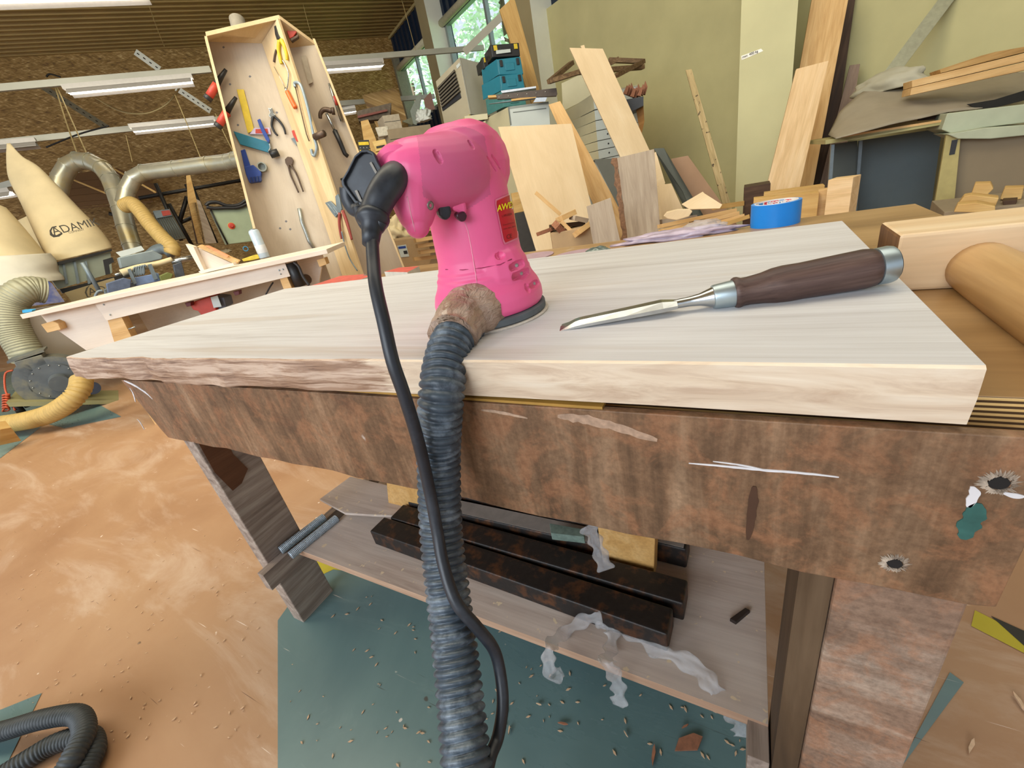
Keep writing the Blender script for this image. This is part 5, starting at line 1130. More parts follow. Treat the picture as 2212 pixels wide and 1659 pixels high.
flat('try_square_blade',[(540,290),(549,277),(583,276),(586,291)],tl,.006,plain('square_blade','c8b8c8',.3,.6,.1,60),ms,.004); flat('print',[(552,279),(578,278),(580,288),(552,288)],tl,.001,M_red,ms,.011)
flat('handle',[(557,261),(563,258),(572,280),(584,303),(582,310),(576,304),(566,285)],tl,.018,M_blu,ms,.012,.002)
flat('teal_handsaw',[(505,284),(582,308),(585,318),(583,331),(520,313)],tl,.012,M_teal,None,.004,.002,'teal angled saw blade sheath hanging on the tool rack','saw',G)
rodp('paint_brush_handle',[(582,310),(584,320),(580,328)],tl,.006,M_chrome,None,.012,'bent chrome rod with black roller end hanging by the teal saw sheath','roller',G); 
rodp('black_roller',[(584,334),(601,329)],tl,.021,M_dblk,None,.03,'short black rubber roller below the teal saw sheath','roller',G,curve=False)
bc=thing('blue_clamp','blue bar clamp hanging at the lower left of the tool rack','clamp',PL(540,350,tl)); flat('bar',[(521,326),(530,323),(542,360),(548,362),(545,372),(533,372),(529,362)],tl,.012,M_blu,bc,.004,.001)
flat('jaw_block',[(530,362),(550,358),(567,374),(565,394),(542,397),(534,378)],tl,.03,M_blu,bc,.004,.003)
for k in range(4): flat('tooth',[(541+k*6.5,384-k),(545+k*6.5,383-k),(547+k*6.5,394-k),(543+k*6.5,395-k)],tl,.012,plain('dark_blue','182a5c',.4),bc,.03)
c=PL(568,362,tl,.0); o=MB().lathe([(.026,0),(.026,.03),(.020,.03),(.020,.006),(.0,.006)],c,tl[1],24).build('hole_saw',plain('hole_saw_grey','8d9188',.5,.4,.1,60),smooth='auto'); tag(o,'grey round hole saw hung right of the blue bar clamp','hole saw',G)
def two_leg(lbl,name,pv,headpts,l1,l2,mat,mat2,r_,pl,off=.012,grp=G):
    t=thing(name,lbl,'pliers',PL(pv[0],pv[1],pl,.01),grp); flat('jaws',headpts,pl,.012,mat,t,.004,.002)
    rodp('handle',l1,pl,r_,mat2,t,off,taper=r_*.7); rodp('handle',l2,pl,r_,mat2,t,off,taper=r_*.7); return t
two_leg('black handled side cutters hanging on the left board of the tool rack','side_cutters',(588,245),[(580,234),(585,236),(588,233),(592,246),(597,250),(586,256),(581,250),(584,243)],[(590,252),(587,270),(593,285),(600,293)],[(592,251),(604,262),(613,276),(617,290)],M_chrome,M_dblk,.0075,tl)
two_leg('old rusty end nipping pincers hanging on the left board of the tool rack','pincers',(627,355),[(616,345),(622,339),(630,340),(635,347),(632,356),(622,360),(617,353)],[(623,358),(628,378),(637,398),(645,416)],[(628,356),(640,375),(648,395),(655,414)],M_rustt,M_rustt,.006,tl)
c=PL(624,347,tl,.018); 
rk2=thing('red_cutter','small red pipe cutter hanging on the tool rack','cutter',PL(640,300,tl)); flat('body',[(631,284),(637,282),(642,290),(648,298),(650,312),(641,306),(634,294)],tl,.02,M_red,rk2,.004,.003); flat('blade',[(629,300),(636,298),(655,312),(640,314)],tl,.008,M_steelg,rk2,.002)
rodp('threaded_bar',[(646,450),(652,480),(660,500),(667,520),(678,536)],tl,.011,plain('zinc_bar','a3a8a4',.4,.7,.2,120),None,.012,'silver threaded bar leaning at the bottom of the left board of the tool rack','rod',curve=False)
for k,(x,y) in enumerate(((483,102),(497,182),(514,270),(598,243),(627,495),(605,493),(618,478),(540,165))): flat('stain',[(x-3,y),(x,y-2.5),(x+3,y),(x,y+3)],tl,.001,plain('grey_stain','6a6a70',.7),MZ,.0)
# --- tools on the divider
pr_t=two_leg('slip joint pliers with yellow and black grips at the top of the tool rack divider','combination_pliers',(603,75),[(596,58),(600,56),(605,75),(609,84),(602,88),(598,76)],[(604,88),(602,108),(606,130),(608,138)],[(607,86),(614,100),(619,118),(620,130)],M_rustt,M_yel,.011,dpl,.016)
pr_t.children[-1].data.materials[0]=M_dblk
fs_=thing('coping_saw','coping saw with an orange wooden handle hanging on the divider','saw',PL(620,170,dpl)); rodp('frame',[(610,130),(616,140),(623,158),(622,180),(620,192)],dpl,.0035,M_chrome,fs_,.012); rodp('blade',[(592,144),(606,170),(617,192)],dpl,.0015,M_chrome,fs_,.012,curve=False)
rodp('handle',[(620,198),(625,208),(632,222),(638,233)],dpl,.012,M_org,fs_,.014); rodp('ferrule',[(616,190),(620,198)],dpl,.006,M_chrome,fs_,.014,curve=False); rodp('spike',[(597,108),(594,120),(592,134)],dpl,.006,M_rustt,fs_,.012); 
hs=thing('hacksaw','grey blue hacksaw frame hanging on the divider','saw',PL(660,250,dpl)); rodp('frame',[(638,188),(636,180),(642,178),(650,185),(660,215),(670,255),(678,295),(684,318),(680,335),(675,334),(672,322)],dpl,.008,plain('saw_frame','8d9aa0',.4,.3,.1,40),hs,.014); rodp('blade',[(638,188),(650,240),(662,290),(668,305)],dpl,.003,M_rustt,hs,.012,curve=False)
o=rodp('wooden_peg',[(680,296),(700,288)],dpl,.018,M_rustt,None,.02,'short wooden peg with a wire on the divider by the hacksaw','peg',curve=False)
# --- tools on the right board
rr2=thing('red_hand_tool','red corner clamp at the top of the right side of the tool rack','clamp',PL(630,75,rt_pl,.03)); flat('body',[(618,62),(626,60),(634,66),(640,64),(643,74),(636,84),(628,88)],rt_pl,.03,M_red,rr2,.03,.003); flat('grip',[(628,88),(646,78),(647,84),(632,94)],rt_pl,.03,M_rustt,rr2,.03,.003)
flat('clear_ruler',[(650,121),(661,120),(676,178),(667,182)],rt_pl,.004,plain('clear_ruler','a09480',.3),None,.004,0,'narrow clear scraper sleeve hanging on the right side of the tool rack','sleeve')
lv=thing('spirit_level','slim silver spirit level hanging at the right edge of the tool rack','level',PL(720,220,rt_pl,.03)); rodp('body',[(711,180),(722,215),(738,262)],rt_pl,.010,M_chrome,lv,.03,curve=False,seg=4); rodp('vial',[(722,208),(728,228)],rt_pl,.011,M_red,lv,.032,curve=False,seg=4)
hm=thing('claw_hammer','claw hammer with chrome neck and black grip on the tool rack','hammer',PL(705,260,rt_pl,.04))
rodp('head',[(692,256),(692,246),(698,238),(706,237),(716,240)],rt_pl,.010,M_rustt,hm,.05,taper=.016); rodp('face',[(716,240),(723,240)],rt_pl,.020,M_rustt,hm,.05,curve=False); rodp('neck',[(705,245),(715,265),(723,282)],rt_pl,.008,M_chrome,hm,.05,curve=False); rodp('grip',[(723,282),(735,308),(745,332),(752,338)],rt_pl,.015,M_dblk,hm,.05,curve=False,taper=.012)
rodp('strap_end',[(738,385),(745,400),(748,412)],rt_pl,.01,M_dblk,None,.03,'small black hook hanging low on the right side of the tool rack','hook')
two_leg('adjustable grips with long dusty red handles hanging low on the tool rack','grip_pliers',(735,440),[(727,424),(733,419),(737,430),(741,452),(736,462),(730,455),(729,440)],[(734,460),(733,480),(735,500),(738,516)],[(740,455),(748,475),(754,495),(760,518)],M_steelg,plain('dusty_red_grip','8a3a30',.6),.010,(PL(735,440,dpl)+dvn*.0,dvn),.02)
two_leg('dull grey locking wrench hanging left of the adjustable grips','wrench',(717,450),[(705,438),(716,434),(728,446),(735,456),(728,470),(720,460)],[(720,448),(727,458),(733,466)],[(708,440),(716,450),(726,462)],M_steelg,M_steelg,.006,dpl,.015)
rodp('thin_cable',[(738,500),(745,530),(756,560),(772,585)],dpl,.004,M_steelg,None,.02,'thin grey cord curving down the right part of the tool rack','cord')
# ================================================================ MIDDLE BACKGROUND (between tool rack and pilaster)
def stand(TL,TR,BL,BR,d,yaw,el,t,name,mat,label,cat,grp=None): return ground(TL,TR,BL,BR,d,yaw,el,t,name,mat,label,cat,grp)[0]
# far pieces below the small window
ob=plane(820,250,6.0,0,0)
flat('chipboard_offcut',[(782,206),(850,190),(862,200),(880,262),(835,268),(800,250)],plane(830,230,7.2,0,0),-.05,M_osb,None,label='angular chipboard panel below the lamp rail right of the tool rack',cat='panel')
flat('shelf_stack',[(770,240),(845,222),(842,255),(775,262)],plane(800,245,6.8,0,0),-.3,plain('dark_stack','5c5040',.7,0,.3,20),None,label='dark stack of red edged boards on the far shelf right of the tool rack',cat='board stack')
flat('red_edge_board',[(772,250),(836,236),(837,240),(773,255)],plane(800,245,6.75,0,0),-.05,plain('dull_red_edge','7a4438',.7),None,label='long dull red board end on top of the far dark stack',cat='board')
flat('curved_panel',[(808,262),(870,258),(868,272),(845,280),(815,277)],plane(835,268,6.0,0,0),-.1,M_osb,None,label='rounded chipboard offcut lying above the large cardboard boxes',cat='offcut')
flat('wood_block_tall',[(779,262),(795,258),(812,300),(815,340),(790,330)],plane(795,290,5.0,0,0),-.12,M_pineg,None,label='tall golden wood block standing left of the cardboard boxes',cat='wood block')
flat('sheet_offcut',[(868,262),(893,252),(905,199),(912,200),(897,262),(890,270)],plane(890,230,6.2,0,0),-.03,plain('olive_panel','6a6a50',.6),None,label='dark olive panel leaning in front of the smaller window',cat='panel')
flat('sheet_offcut',[(886,240),(905,200),(912,205),(900,270),(893,268)],plane(900,230,6.0,0,0),-.03,plain('grey_panel2','6c7468',.5),None,label='narrow grey panel leaning in front of the smaller window',cat='panel')
flat('sheet_offcut',[(915,215),(930,198),(940,236),(920,240)],plane(925,220,6.0,0,0),-.03,plain('brown_panel2','6c4a3c',.6),None,label='reddish brown panel leaning at the right corner of the smaller window',cat='panel')
blob('plastic_sack',D(917,262,5.6),.11,.07,.10,plain('white_plastic','c6cac4',.4,0,.08,14,bs=.4),'crumpled white plastic sack above the cardboard boxes','sack',21,.3)
# cardboard boxes
def carton(TL,d,w_,h,dep,yaw,label,mat=M_card2):
    t=thing('cardboard_box',label,'box',D(TL[0],TL[1],d),'cardboard boxes behind the sander'); r_,n=frameyaw(TL[0],yaw); a=D(TL[0],TL[1],d)
    bxr(a,r_,n,w_,h,dep,mat,'carton',t,.003); MB().box(a+r_*w_/2+n*.002-UP*h*.45,(w_*.98,.002,.004),(r_,-n,UP)).build('seam',M_mblack,t)
    MB().box(a+r_*w_*.5-n*dep*.5+UP*.001,(w_,.05,.002),(r_,-n,UP)).build('tape_strip',plain('tape_tan','b0946a',.4),t); return t
carton((836,280),4.6,.52,.22,.4,14,'upper grey brown cardboard box directly above the pink sander handle')
carton((840,325),4.55,.50,.45,.4,14,'lower grey brown cardboard box behind the pink sander handle')
carton((826,250),4.9,.2,.15,.3,10,'small pale carton lying on top of the grey brown boxes',plain('carton_pale','a89c88',.8))
pc_=thing('printed_sack','white printed paper sack end beside the golden block','sack',D(815,290,4.7)); flat('sack_face',[(810,275),(838,272),(840,292),(818,296)],plane(820,285,4.6,0,0),-.1,plain('sack_white','b9b2a0',.8,0,.2,40),pc_,0,.01)
# black and yellow bit organisers
for i,(x,y,s,lb) in enumerate(((746,310,0,'left black bit organiser with a yellow label strip'),(773,305,0,'upper right black bit organiser with a yellow label strip'),(776,322,1,'lower right black bit organiser with a yellow label strip'))):
    op=plane(760,330,3.7,0,0); t=thing('bit_organiser',lb,'organiser',PL(x,y,op),'bit organisers behind the hook plate'); wd=24
    h_=50 if s==0 else 32
    dx=6 if s==0 else 4
    flat('case',[(x,y),(x+wd,y-1),(x+wd+dx,y+h_),(x+dx,y+h_)],op,.05,M_dblk,t,-.0+.06*s,.003); flat('label_strip',[(x+1,y+2),(x+wd-1,y+1),(x+wd,y+8),(x+2,y+9)],op,.003,M_yel,t,.05+.06*s)
    for k in range(3):
        flat('slot_row',[(x+4+k*7,y+13),(x+6+k*7,y+13),(x+7+k*7,y+15),(x+5+k*7,y+15)],op,.002,M_chrome,t,.05+.06*s)
# yellow wood/plastic fittings between organisers and boxes
def yb_(pts,d,label,name='yellow_fitting'):
    t=thing(name,label,'fitting',D(pts[0][0],pts[0][1],d),'yellow black banded blocks'); pl_=plane(pts[0][0],pts[0][1],d,0,0); flat('block',pts,pl_,-.12,wood('yellow_pine','b5965a','cdae6c','dcc084',axis=0),t,0,.004)
    x=[p[0] for p in pts]; y=[p[1] for p in pts]; cx_,cy_=sum(x)/len(x),sum(y)/len(y); flat('band',[(cx_-9,cy_+3),(cx_+9,cy_-1),(cx_+10,cy_+3),(cx_-8,cy_+7)],pl_,.004,M_mblack,t,.001)
yb_([(804,306),(832,300),(838,320),(812,328)],4.0,'upper yellow wooden block with a black band right of the bit organisers')
yb_([(810,330),(838,324),(842,350),(818,352)],3.9,'lower yellow wooden block with a black band right of the bit organisers')
# under the sander handle, left of the body: paper sack, carton with label, timber pieces
t=thing('labelled_carton','cardboard box with a white and blue label right of the cord','box',D(862,535,3.6)); lp2=plane(862,540,3.5,0,0)
flat('carton',[(850,520),(905,512),(925,515),(932,560),(925,580),(873,582)],lp2,-.3,M_card,t,0,.004); flat('shipping_label',[(858,531),(877,528),(884,554),(866,556)],lp2,.002,M_white2,t,.001); flat('label_print',[(860,533),(876,531),(877,536),(861,538)],lp2,.001,M_blu,t,.003); flat('label_print',[(871,542),(879,541),(881,548),(873,549)],lp2,.001,M_dblk,t,.003)
blob('paper_sack',D(858,515,3.9),.14,.1,.14,M_dusty,'crumpled tan paper sack above the labelled cardboard box','sack',31,.3)
rnd=random.Random(12)
for i,(x0,y0,x1,y1,lb) in enumerate(((896,520,955,510,'uppermost timber offcut left of the pink sander body'),(900,532,958,524,'second timber offcut from the top left of the sander body'),(905,545,960,539,'third timber offcut left of the sander body'),(893,560,958,553,'lowest timber offcut left of the sander body'),(905,498,950,492,'short pale timber end above the offcut stack'))):
    a=D(x0,y0,3.2+.05*i); b_=D(x1,y1,3.3+.05*i); x=(b_-a).normalized(); n=(CAM-a).normalized(); yv=n.cross(x).normalized(); n=x.cross(yv)
    o=MB().box((a+b_)/2,((b_-a).length,.028,.06),(x,yv,n)).build('timber_offcut',M_pine,frame=frame_of(x,n,a),bevel=.001); tag(o,lb,'offcut','timber offcuts beside the sander body')
# heater unit
hu=thing('air_heater','cream air heater cabinet with black louvres in front of the larger window','heater',D(1000,200,4.9)); hp2=plane(975,200,4.85,-38,0)
fr_pts=[(941,176),(992,124),(1016,247),(962,281)]
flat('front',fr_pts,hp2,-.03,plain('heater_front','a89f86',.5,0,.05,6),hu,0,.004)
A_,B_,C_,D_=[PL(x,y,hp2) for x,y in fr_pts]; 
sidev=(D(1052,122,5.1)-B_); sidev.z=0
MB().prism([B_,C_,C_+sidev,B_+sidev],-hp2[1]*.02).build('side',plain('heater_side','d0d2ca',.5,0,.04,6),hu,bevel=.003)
flat('louvre_panel',[(946,188),(982,150),(997,211),(957,240)],hp2,.01,M_dblk,hu,.002,.003)
for k in range(7):
    f_=k/7; flat('louvre',[(947+f_*10,190+f_*46),(983+f_*13,152+f_*50),(984+f_*13,155+f_*50),(948+f_*10,193+f_*46)],hp2,.025,plain('louvre_grey','5e5748',.5),hu,.01)
flat('bottom_rim',[(962,281),(1016,247),(1017,254),(963,288)],hp2,.02,plain('rim_yellow','b5a868',.5),hu); flat('switch',[(986,142),(993,135),(995,141),(988,149)],hp2,.006,M_white2,hu,.001)
flat('yellow_tag',[(1002,164),(1008,162),(1010,168),(1003,170)],plane(1003,165,4.75,20,0),.004,M_yel,hu)
# yellow frames under the heater
fm=thing('slatted_crate','stack of cream slatted frames below the air heater','frames',D(1000,280,4.5)); fpl=plane(1000,280,4.4,-10,0)
for pts in (((963,290),(1050,262),(1050,268),(963,297)),((975,300),(1050,285),(1050,291),(975,306)),((1003,268),(1010,266),(1018,296),(1011,297)),((1015,292),(1046,268),(1049,272),(1019,297)),((1005,252),(1054,246),(1055,258),(1007,264))): flat('slat',pts,fpl,.04,M_offw,fm,random.Random(pts[0][0]).random()*.1)
# white cabinet with things on it
wc=thing('white_cabinet','pale metal cabinet with a cream side behind the sander head','cabinet',D(1100,300,4.0)); wpl=plane(1120,250,4.0,14,0)
q=[PL(x,y,wpl) for x,y in ((1098,231),(1185,219),(1200,430),(1120,440))]; q[2]=down(q[1],q[2]); q[3]=down(q[0],q[3])
MB().prism(q,-wpl[1]*.02).build('front',M_white2,wc,bevel=.002)
sv=D(1047,260,4.35)-q[0]; sv.z=0; MB().prism([q[0],q[3],q[3]+sv,q[0]+sv],-UP.cross(sv).normalized()*.02).build('side',M_offw,wc)
MB().prism([q[0],q[1],q[1]+sv*1.0,q[0]+sv],-UP*.02).build('top',M_white2,wc)
flat('drawer_line',[(1108,242),(1180,233),(1180,235),(1108,244)],wpl,.002,plain('gap_grey','6a706c',.6),wc); flat('left_gap',[(1097,232),(1100,231),(1105,270),(1102,271)],wpl,.002,plain('gap_grey','6a706c',.6),wc)
# stacking cases
def case(TL,TR,BR,BL,d,depv,mat,label,name='stacking_case',accents=M_dblk,grp='teal stacking cases'):
    pl_=plane(TL[0],TL[1],d,18,0); t=thing(name,label,'case',PL(TL[0],TL[1],pl_),grp); f_=[PL(x,y,pl_) for x,y in (TL,TR,BR,BL)]
    sv_=D(depv[0],depv[1],d+.25)-f_[0]; sv_.z=0
    MB().prism([f_[0],f_[1],f_[2],f_[3]],-pl_[1]*.28).build('body',mat,t,bevel=.006)
    MB().prism([f_[0],f_[3],f_[3]+sv_*.98,f_[0]+sv_*.98],-pl_[1].cross(UP)*-.01).build('side',mat,t)
    w_=(f_[1]-f_[0]); h_=(f_[3]-f_[0])
    for fx in (.14,.86): c=f_[0]+w_*fx+h_*.3; MB().box(c+pl_[1]*.006,(w_.length*.12,.014,h_.length*.42),(w_.normalized(),-pl_[1],UP)).build('latch',accents,t,bevel=.002)
    c=f_[0]+w_*.5+h_*.55; MB().box(c+pl_[1]*.003,(w_.length*.4,.008,h_.length*.5),(w_.normalized(),-pl_[1],UP)).build('panel',mat,t,bevel=.003)
    return t,pl_
M_tealc=plain('case_teal','1f7488',.45,0,.06,20); M_tealc2=plain('case_teal_dull','417a78',.5)
case((1074,128),(1124,122),(1131,160),(1078,162),4.3,(1040,143),M_tealc,'topmost of the teal stacking cases on the white cabinet, just below the black one')
case((1080,163),(1128,158),(1134,190),(1083,196),4.3,(1042,186),M_tealc,'second teal stacking case from the top, with a pale lid rim')
case((1084,197),(1132,192),(1137,226),(1088,232),4.32,(1050,214),M_tealc2,'lowest teal stacking case, half hidden behind the metal profile')
case((1060,97),(1121,92),(1124,121),(1064,124),4.25,(1050,108),M_dblk,'black tool case with yellow corners on top of the teal cases','tool_case',M_yel,'black and yellow tool cases')
case((1042,124),(1066,118),(1070,140),(1046,148),4.45,(1034,128),M_dblk,'small black tool case with a yellow corner beside the top teal case','tool_case',M_yel,'black and yellow tool cases')
cs_=[o for o in bpy.data.objects if o.name=='tool_case'][0]; clp=plane(1060,97,4.25,18,0); flat('label_strip',[(1071,109),(1102,106),(1103,113),(1072,117)],clp,.004,M_white2,cs_,.012)
t=thing('metal_profile','dark perforated metal profile lying on the white cabinet in front of the cases','profile',D(1130,205,3.9)); ppl2=plane(1130,205,3.9,0,0)
flat('bar',[(1071,205),(1202,190),(1204,203),(1202,207),(1074,214)],ppl2,-.05,plain('profile_brown','4a4038',.4,.5),t); 
for k in range(6): MB().ball(PL(1078+k*20,210-k*2.3,ppl2,.0),.006,8).build('screw_head',M_chrome,t)
flat('paper_pad',[(1082,196),(1158,186),(1158,190),(1084,201)],ppl2,-.15,plain('pad_white','c4ccd8',.6),None,-.06,label='pale blue paper pad lying just above the dark metal profile',cat='paper pad')
flat('pale_lath',[(1054,206),(1072,205),(1072,210),(1054,211)],ppl2,-.1,M_pineg,None,.0,label='pale lath end sticking out left of the metal profile',cat='lath')
flat('steel_tube',[(1056,224),(1158,208),(1158,213),(1058,224)],ppl2,-.04,M_steelg,None,-.02,label='thin steel tube lying under the dark metal profile',cat='tube')
flat('blue_sheet',[(1152,221),(1158,211),(1182,210),(1178,219)],ppl2,-.01,plain('pale_blue_sheet','b0bccc',.6),None,.02,label='small pale blue sheet of paper at the right end of the white cabinet top',cat='paper')
flat('thin_board',[(1104,214),(1158,207),(1158,211),(1105,218)],ppl2,-.04,M_pineg,None,.0,label='short golden board under the dark metal profile',cat='board')
# tall pine plank against the window post
stand((1079,21),(1110,-8),(1136,187),(1165,192),4.7,10,4,.04,'pine_plank',M_pineg,'tall golden pine plank leaning upright in front of the larger window','plank')
# large pale sheet behind the sander label, second thin board, tall bare board
stand((1076,274),(1234,267),(1153,525),(1296,520),3.05,4,9,.018,'plywood_sheet',M_birch,'large pale plywood sheet leaning just right of the sander head','sheet')
stand((1185,226),(1210,218),(1283,445),(1333,440),3.5,0,10,.02,'pine_board',M_pine,'narrow pine board leaning behind the right edge of the large plywood sheet','board')
stand((1230,103),(1302,105),(1338,335),(1402,322),3.45,6,12,.018,'plywood_board',M_birch,'tall narrow plywood board leaning highest against the cream wall','board')
o=flat('board_tab',[(1254,99),(1262,97),(1264,104),(1256,104)],plane(1258,102,3.46,6,12),-.018,M_birch,None,label='small notch piece on top of the tall narrow plywood board',cat='board piece')
# drawer tower with slanted side
dt=thing('drawer_tower','white drawer tower with round holes and a cream side behind the tall board','cabinet',D(1290,250,4.1)); dpl2=plane(1290,260,4.05,20,0)
r_,n=frameyaw(1290,20); n0_=PL(1281,205,dpl2); 
hts=[(1281,205),(1283,239),(1285,262),(1287,284),(1288,306),(1289,326),(1290,346)]
for k in range(len(hts)-1):
    a=PL(*hts[k],dpl2); b_=PL(*hts[k+1],dpl2); h_=(a.z-b_.z)*.94; dr=bxr(V((n0_.x,n0_.y,a.z)),r_,n,.45,h_,.4,M_white2,'drawer',dt,.003)
    for fx in (.25,.5): MB().lathe([(.008,0),(.008,.002)],V((n0_.x,n0_.y,a.z-h_*.5))+r_*.45*fx,n,10).build('finger_hole',M_dblk,dr)
    sv_=D(1214,180+k*24,4.5)-V((n0_.x,n0_.y,a.z)); sv_.z=0
    MB().prism([V((n0_.x,n0_.y,a.z)),V((n0_.x,n0_.y,a.z-h_)),V((n0_.x,n0_.y,a.z-h_))+sv_,V((n0_.x,n0_.y,a.z))+sv_],n*-.01+r_*.0).build('side_board',M_offw,dt)
b_=PL(*hts[-1],dpl2); bxr(V((n0_.x,n0_.y,b_.z)),r_,n,.45,b_.z,.4,M_white2,'base_unit',dt)
a=PL(*hts[0],dpl2); bxr(V((n0_.x,n0_.y,a.z+.012)),r_,n,.45,.012,.4,M_offw,'top',dt)
flat('side_top',[(1213,180),(1262,157),(1275,165),(1281,207),(1216,240)],plane(1250,190,4.4,-25,0),-.01,M_offw,dt)
# pallet like frame on top
pf=thing('weathered_pallet','dark weathered wooden frame lying across the drawer tower top','frame',D(1280,160,3.9)); z_=D(1280,170,3.95).z
for a,b_ in (((1187,176),(1235,136)),((1187,176),(1250,156)),((1315,130),(1389,133)),((1330,164),(1389,133)),((1315,138),(1335,128)),((1250,156),(1389,145))):
    A=D(a[0],a[1],3.75 if a[1]>150 else 4.0); B_=D(b_[0],b_[1],3.75 if b_[1]>150 else 4.0); x=(B_-A).normalized(); y=UP.cross(x).normalized()
    MB().box((A+B_)/2,((B_-A).length,.05,.035),(x,y,x.cross(y))).build('bar',wood('weathered_dark','4a3826','6c543a','8a7250',axis=0,sc=2),pf)
# dark crate with branches
cr=thing('dark_crate','black crate filled with bark pieces hanging right of the tall board','crate',D(1370,210,3.7)); cpl3=plane(1360,210,3.75,0,0)
flat('crate_body',[(1352,215),(1390,208),(1390,228),(1366,240)],cpl3,-.3,M_dblk,cr)
for i in range(9):
    x=1346+i*5; y=200-abs(i-4)*2; flat('bark_piece',[(x,y+10),(x+8,y-8-(i%3)*5),(x+13,y-5),(x+8,y+12)],cpl3,-.06,M_chipd,cr,-.05*(i%3))
flat('bracket_board',[(1374,235),(1390,228),(1392,262),(1384,300)],plane(1380,250,3.9,0,0),-.04,wood('orange_board','8a6030','a8783c','bc8e50',axis=0),cr)
# boards in front
stand((1283,344),(1322,342),(1332,440),(1400,470),3.0,-4,8,.02,'grey_green_board',plain('dark_olive','4a4a40',.7,0,.1,8),'dark olive board standing behind the left edge of the live edge board','board')
stand((1413,321),(1434,320),(1463,395),(1483,433),3.0,0,8,.02,'grey_green_board',plain('dark_olive2','4c5048',.7,0,.15,8),'dark grey marbled board leaning right of the live edge board','board')
lbd=thing('live_edge_board','grey brown board with a rough bark left edge standing behind the slab','board',D(1370,420,2.7)); lpl=plane(1322,340,2.55,0,4)
q=[PL(x,y,lpl) for x,y in ((1333,341),(1413,322),(1428,515),(1356,517))]; q[2]=down(q[1],q[2]); q[3]=down(q[0],q[3]); MB().prism(q,-lpl[1]*.03).build('board',M_greyb,lbd,frame=frame_of(q[3]-q[0],lpl[1],q[0]),bevel=.001)
ed=MB(); ee=[PL(1322,341,lpl)]; a1=PL(1322,341,lpl); a2=down(a1,PL(1345,518,lpl)); n=34; L_=[]; Rr=[]
for i in range(n+1):
    f_=i/n; p=a1.lerp(a2,f_); L_.append(p-(q[1]-q[0]).normalized()*.012*noise.noise(V((i*.6,0,0)))*2); Rr.append(q[0].lerp(q[3],f_)+(q[1]-q[0]).normalized()*.01*noise.noise(V((i*.5,4,0))))
ed.prism(L_+Rr[::-1],-lpl[1]*.035); ed.build('bark_edge',plain('bark_brown','7a5a42',.9,0,.35,60,bs=.6),lbd)
stand((1267,446),(1319,427),(1281,525),(1340,521),2.35,0,5,.022,'short_board',M_greyb,'short pale grey board standing left of the live edge board','board')
stand((1422,400),(1450,396),(1430,470),(1470,440),2.85,0,8,.02,'short_board',M_birch,'short pale board standing right of the live edge board','board')
stand((1450,343),(1486,336),(1480,440),(1560,440),3.1,4,8,.012,'hardboard_sheet',plain('hardboard','96765a',.7,0,.06,8),'brown hardboard sheet leaning on the cream wall left of the knotty stick','sheet')
flat('birch_strip',[(1413,330),(1417,328),(1437,395),(1428,402),(1416,402)],plane(1425,370,2.95,0,6),-.015,M_birch,None,label='sliver of birch board between live edge board and grey marbled board',cat='board')
stand((1481,151),(1494,149),(1562,446),(1579,443),3.15,0,9,.03,'knotty_stick',wood('knotty','8a7650','ab9566','c4b088',axis=0,sc=2,extra=lambda t,o:mixc(t,ramp(t,[(.60,(0,0,0,1)),(.64,(1,1,1,1))],noi(t,mapping(t).outputs[0],26,3).outputs['Fac']).outputs[0],o,rgb('4a3c24'))),'long knotty stick leaning against the cream wall left of the pilaster','stick')
for x,y in ((1486,324),(1452,90),(1470,68),(1424,69)): 
    pass
# offcut heap (right) and (left)
rnd=random.Random(5)
def heap(items,grp):
    for (x0,y0,x1,y1,d,w_,mat,lb,nm) in items:
        a=D(x0,y0,d); b_=D(x1,y1,d+.05); x=(b_-a).normalized(); n=(CAM-a).normalized(); yv=n.cross(x).normalized(); n=x.cross(yv)
        o=MB().box((a+b_)/2,((b_-a).length,w_,.06),(x,yv,n)).build(nm,mat,frame=frame_of(x,n,a),bevel=.001); tag(o,lb,'offcut',grp)
G2='offcuts in the heap left of the tape roll'
heap([(1425,489,1585,455,2.55,.022,M_pine,'long thin pine strip crossing the top of the heap left of the tape','offcut_strip'),(1428,500,1590,462,2.4,.022,M_pine,'second long pine strip from the top in the heap left of the tape','offcut_strip'),(1430,505,1520,482,2.3,.018,M_birch,'pale strip low in the heap left of the tape','offcut_strip'),(1440,512,1600,468,2.2,.02,M_pine,'lowest long strip in the heap left of the tape','offcut_strip'),(1500,505,1610,470,2.15,.02,M_pineg,'golden strip running toward the tape roll','offcut_strip'),(1425,480,1500,470,2.7,.03,M_greyb,'greyish strip at the back of the heap','offcut_strip'),(1545,448,1600,440,2.75,.03,M_pineg,'small golden end at the foot of the pilaster','offcut_strip')],G2)
o=flat('paddle_offcut',[(1433,467),(1440,458),(1465,452),(1490,452),(1496,457),(1488,468),(1462,476),(1442,473)],plane(1460,465,2.35,0,0),-.03,M_birch,None,0,.004,'rounded pale offcut with dark knots on the heap left of the tape','offcut',G2)
flat('fan_of_slips',[(1472,441),(1518,414),(1522,418),(1560,442),(1555,450),(1490,452)],plane(1515,435,2.6,0,30),-.01,M_birch,None,0,0,'pale thin board lying slanted on top of the heap','thin board')
G3='offcuts in the heap at the foot of the plywood sheet'
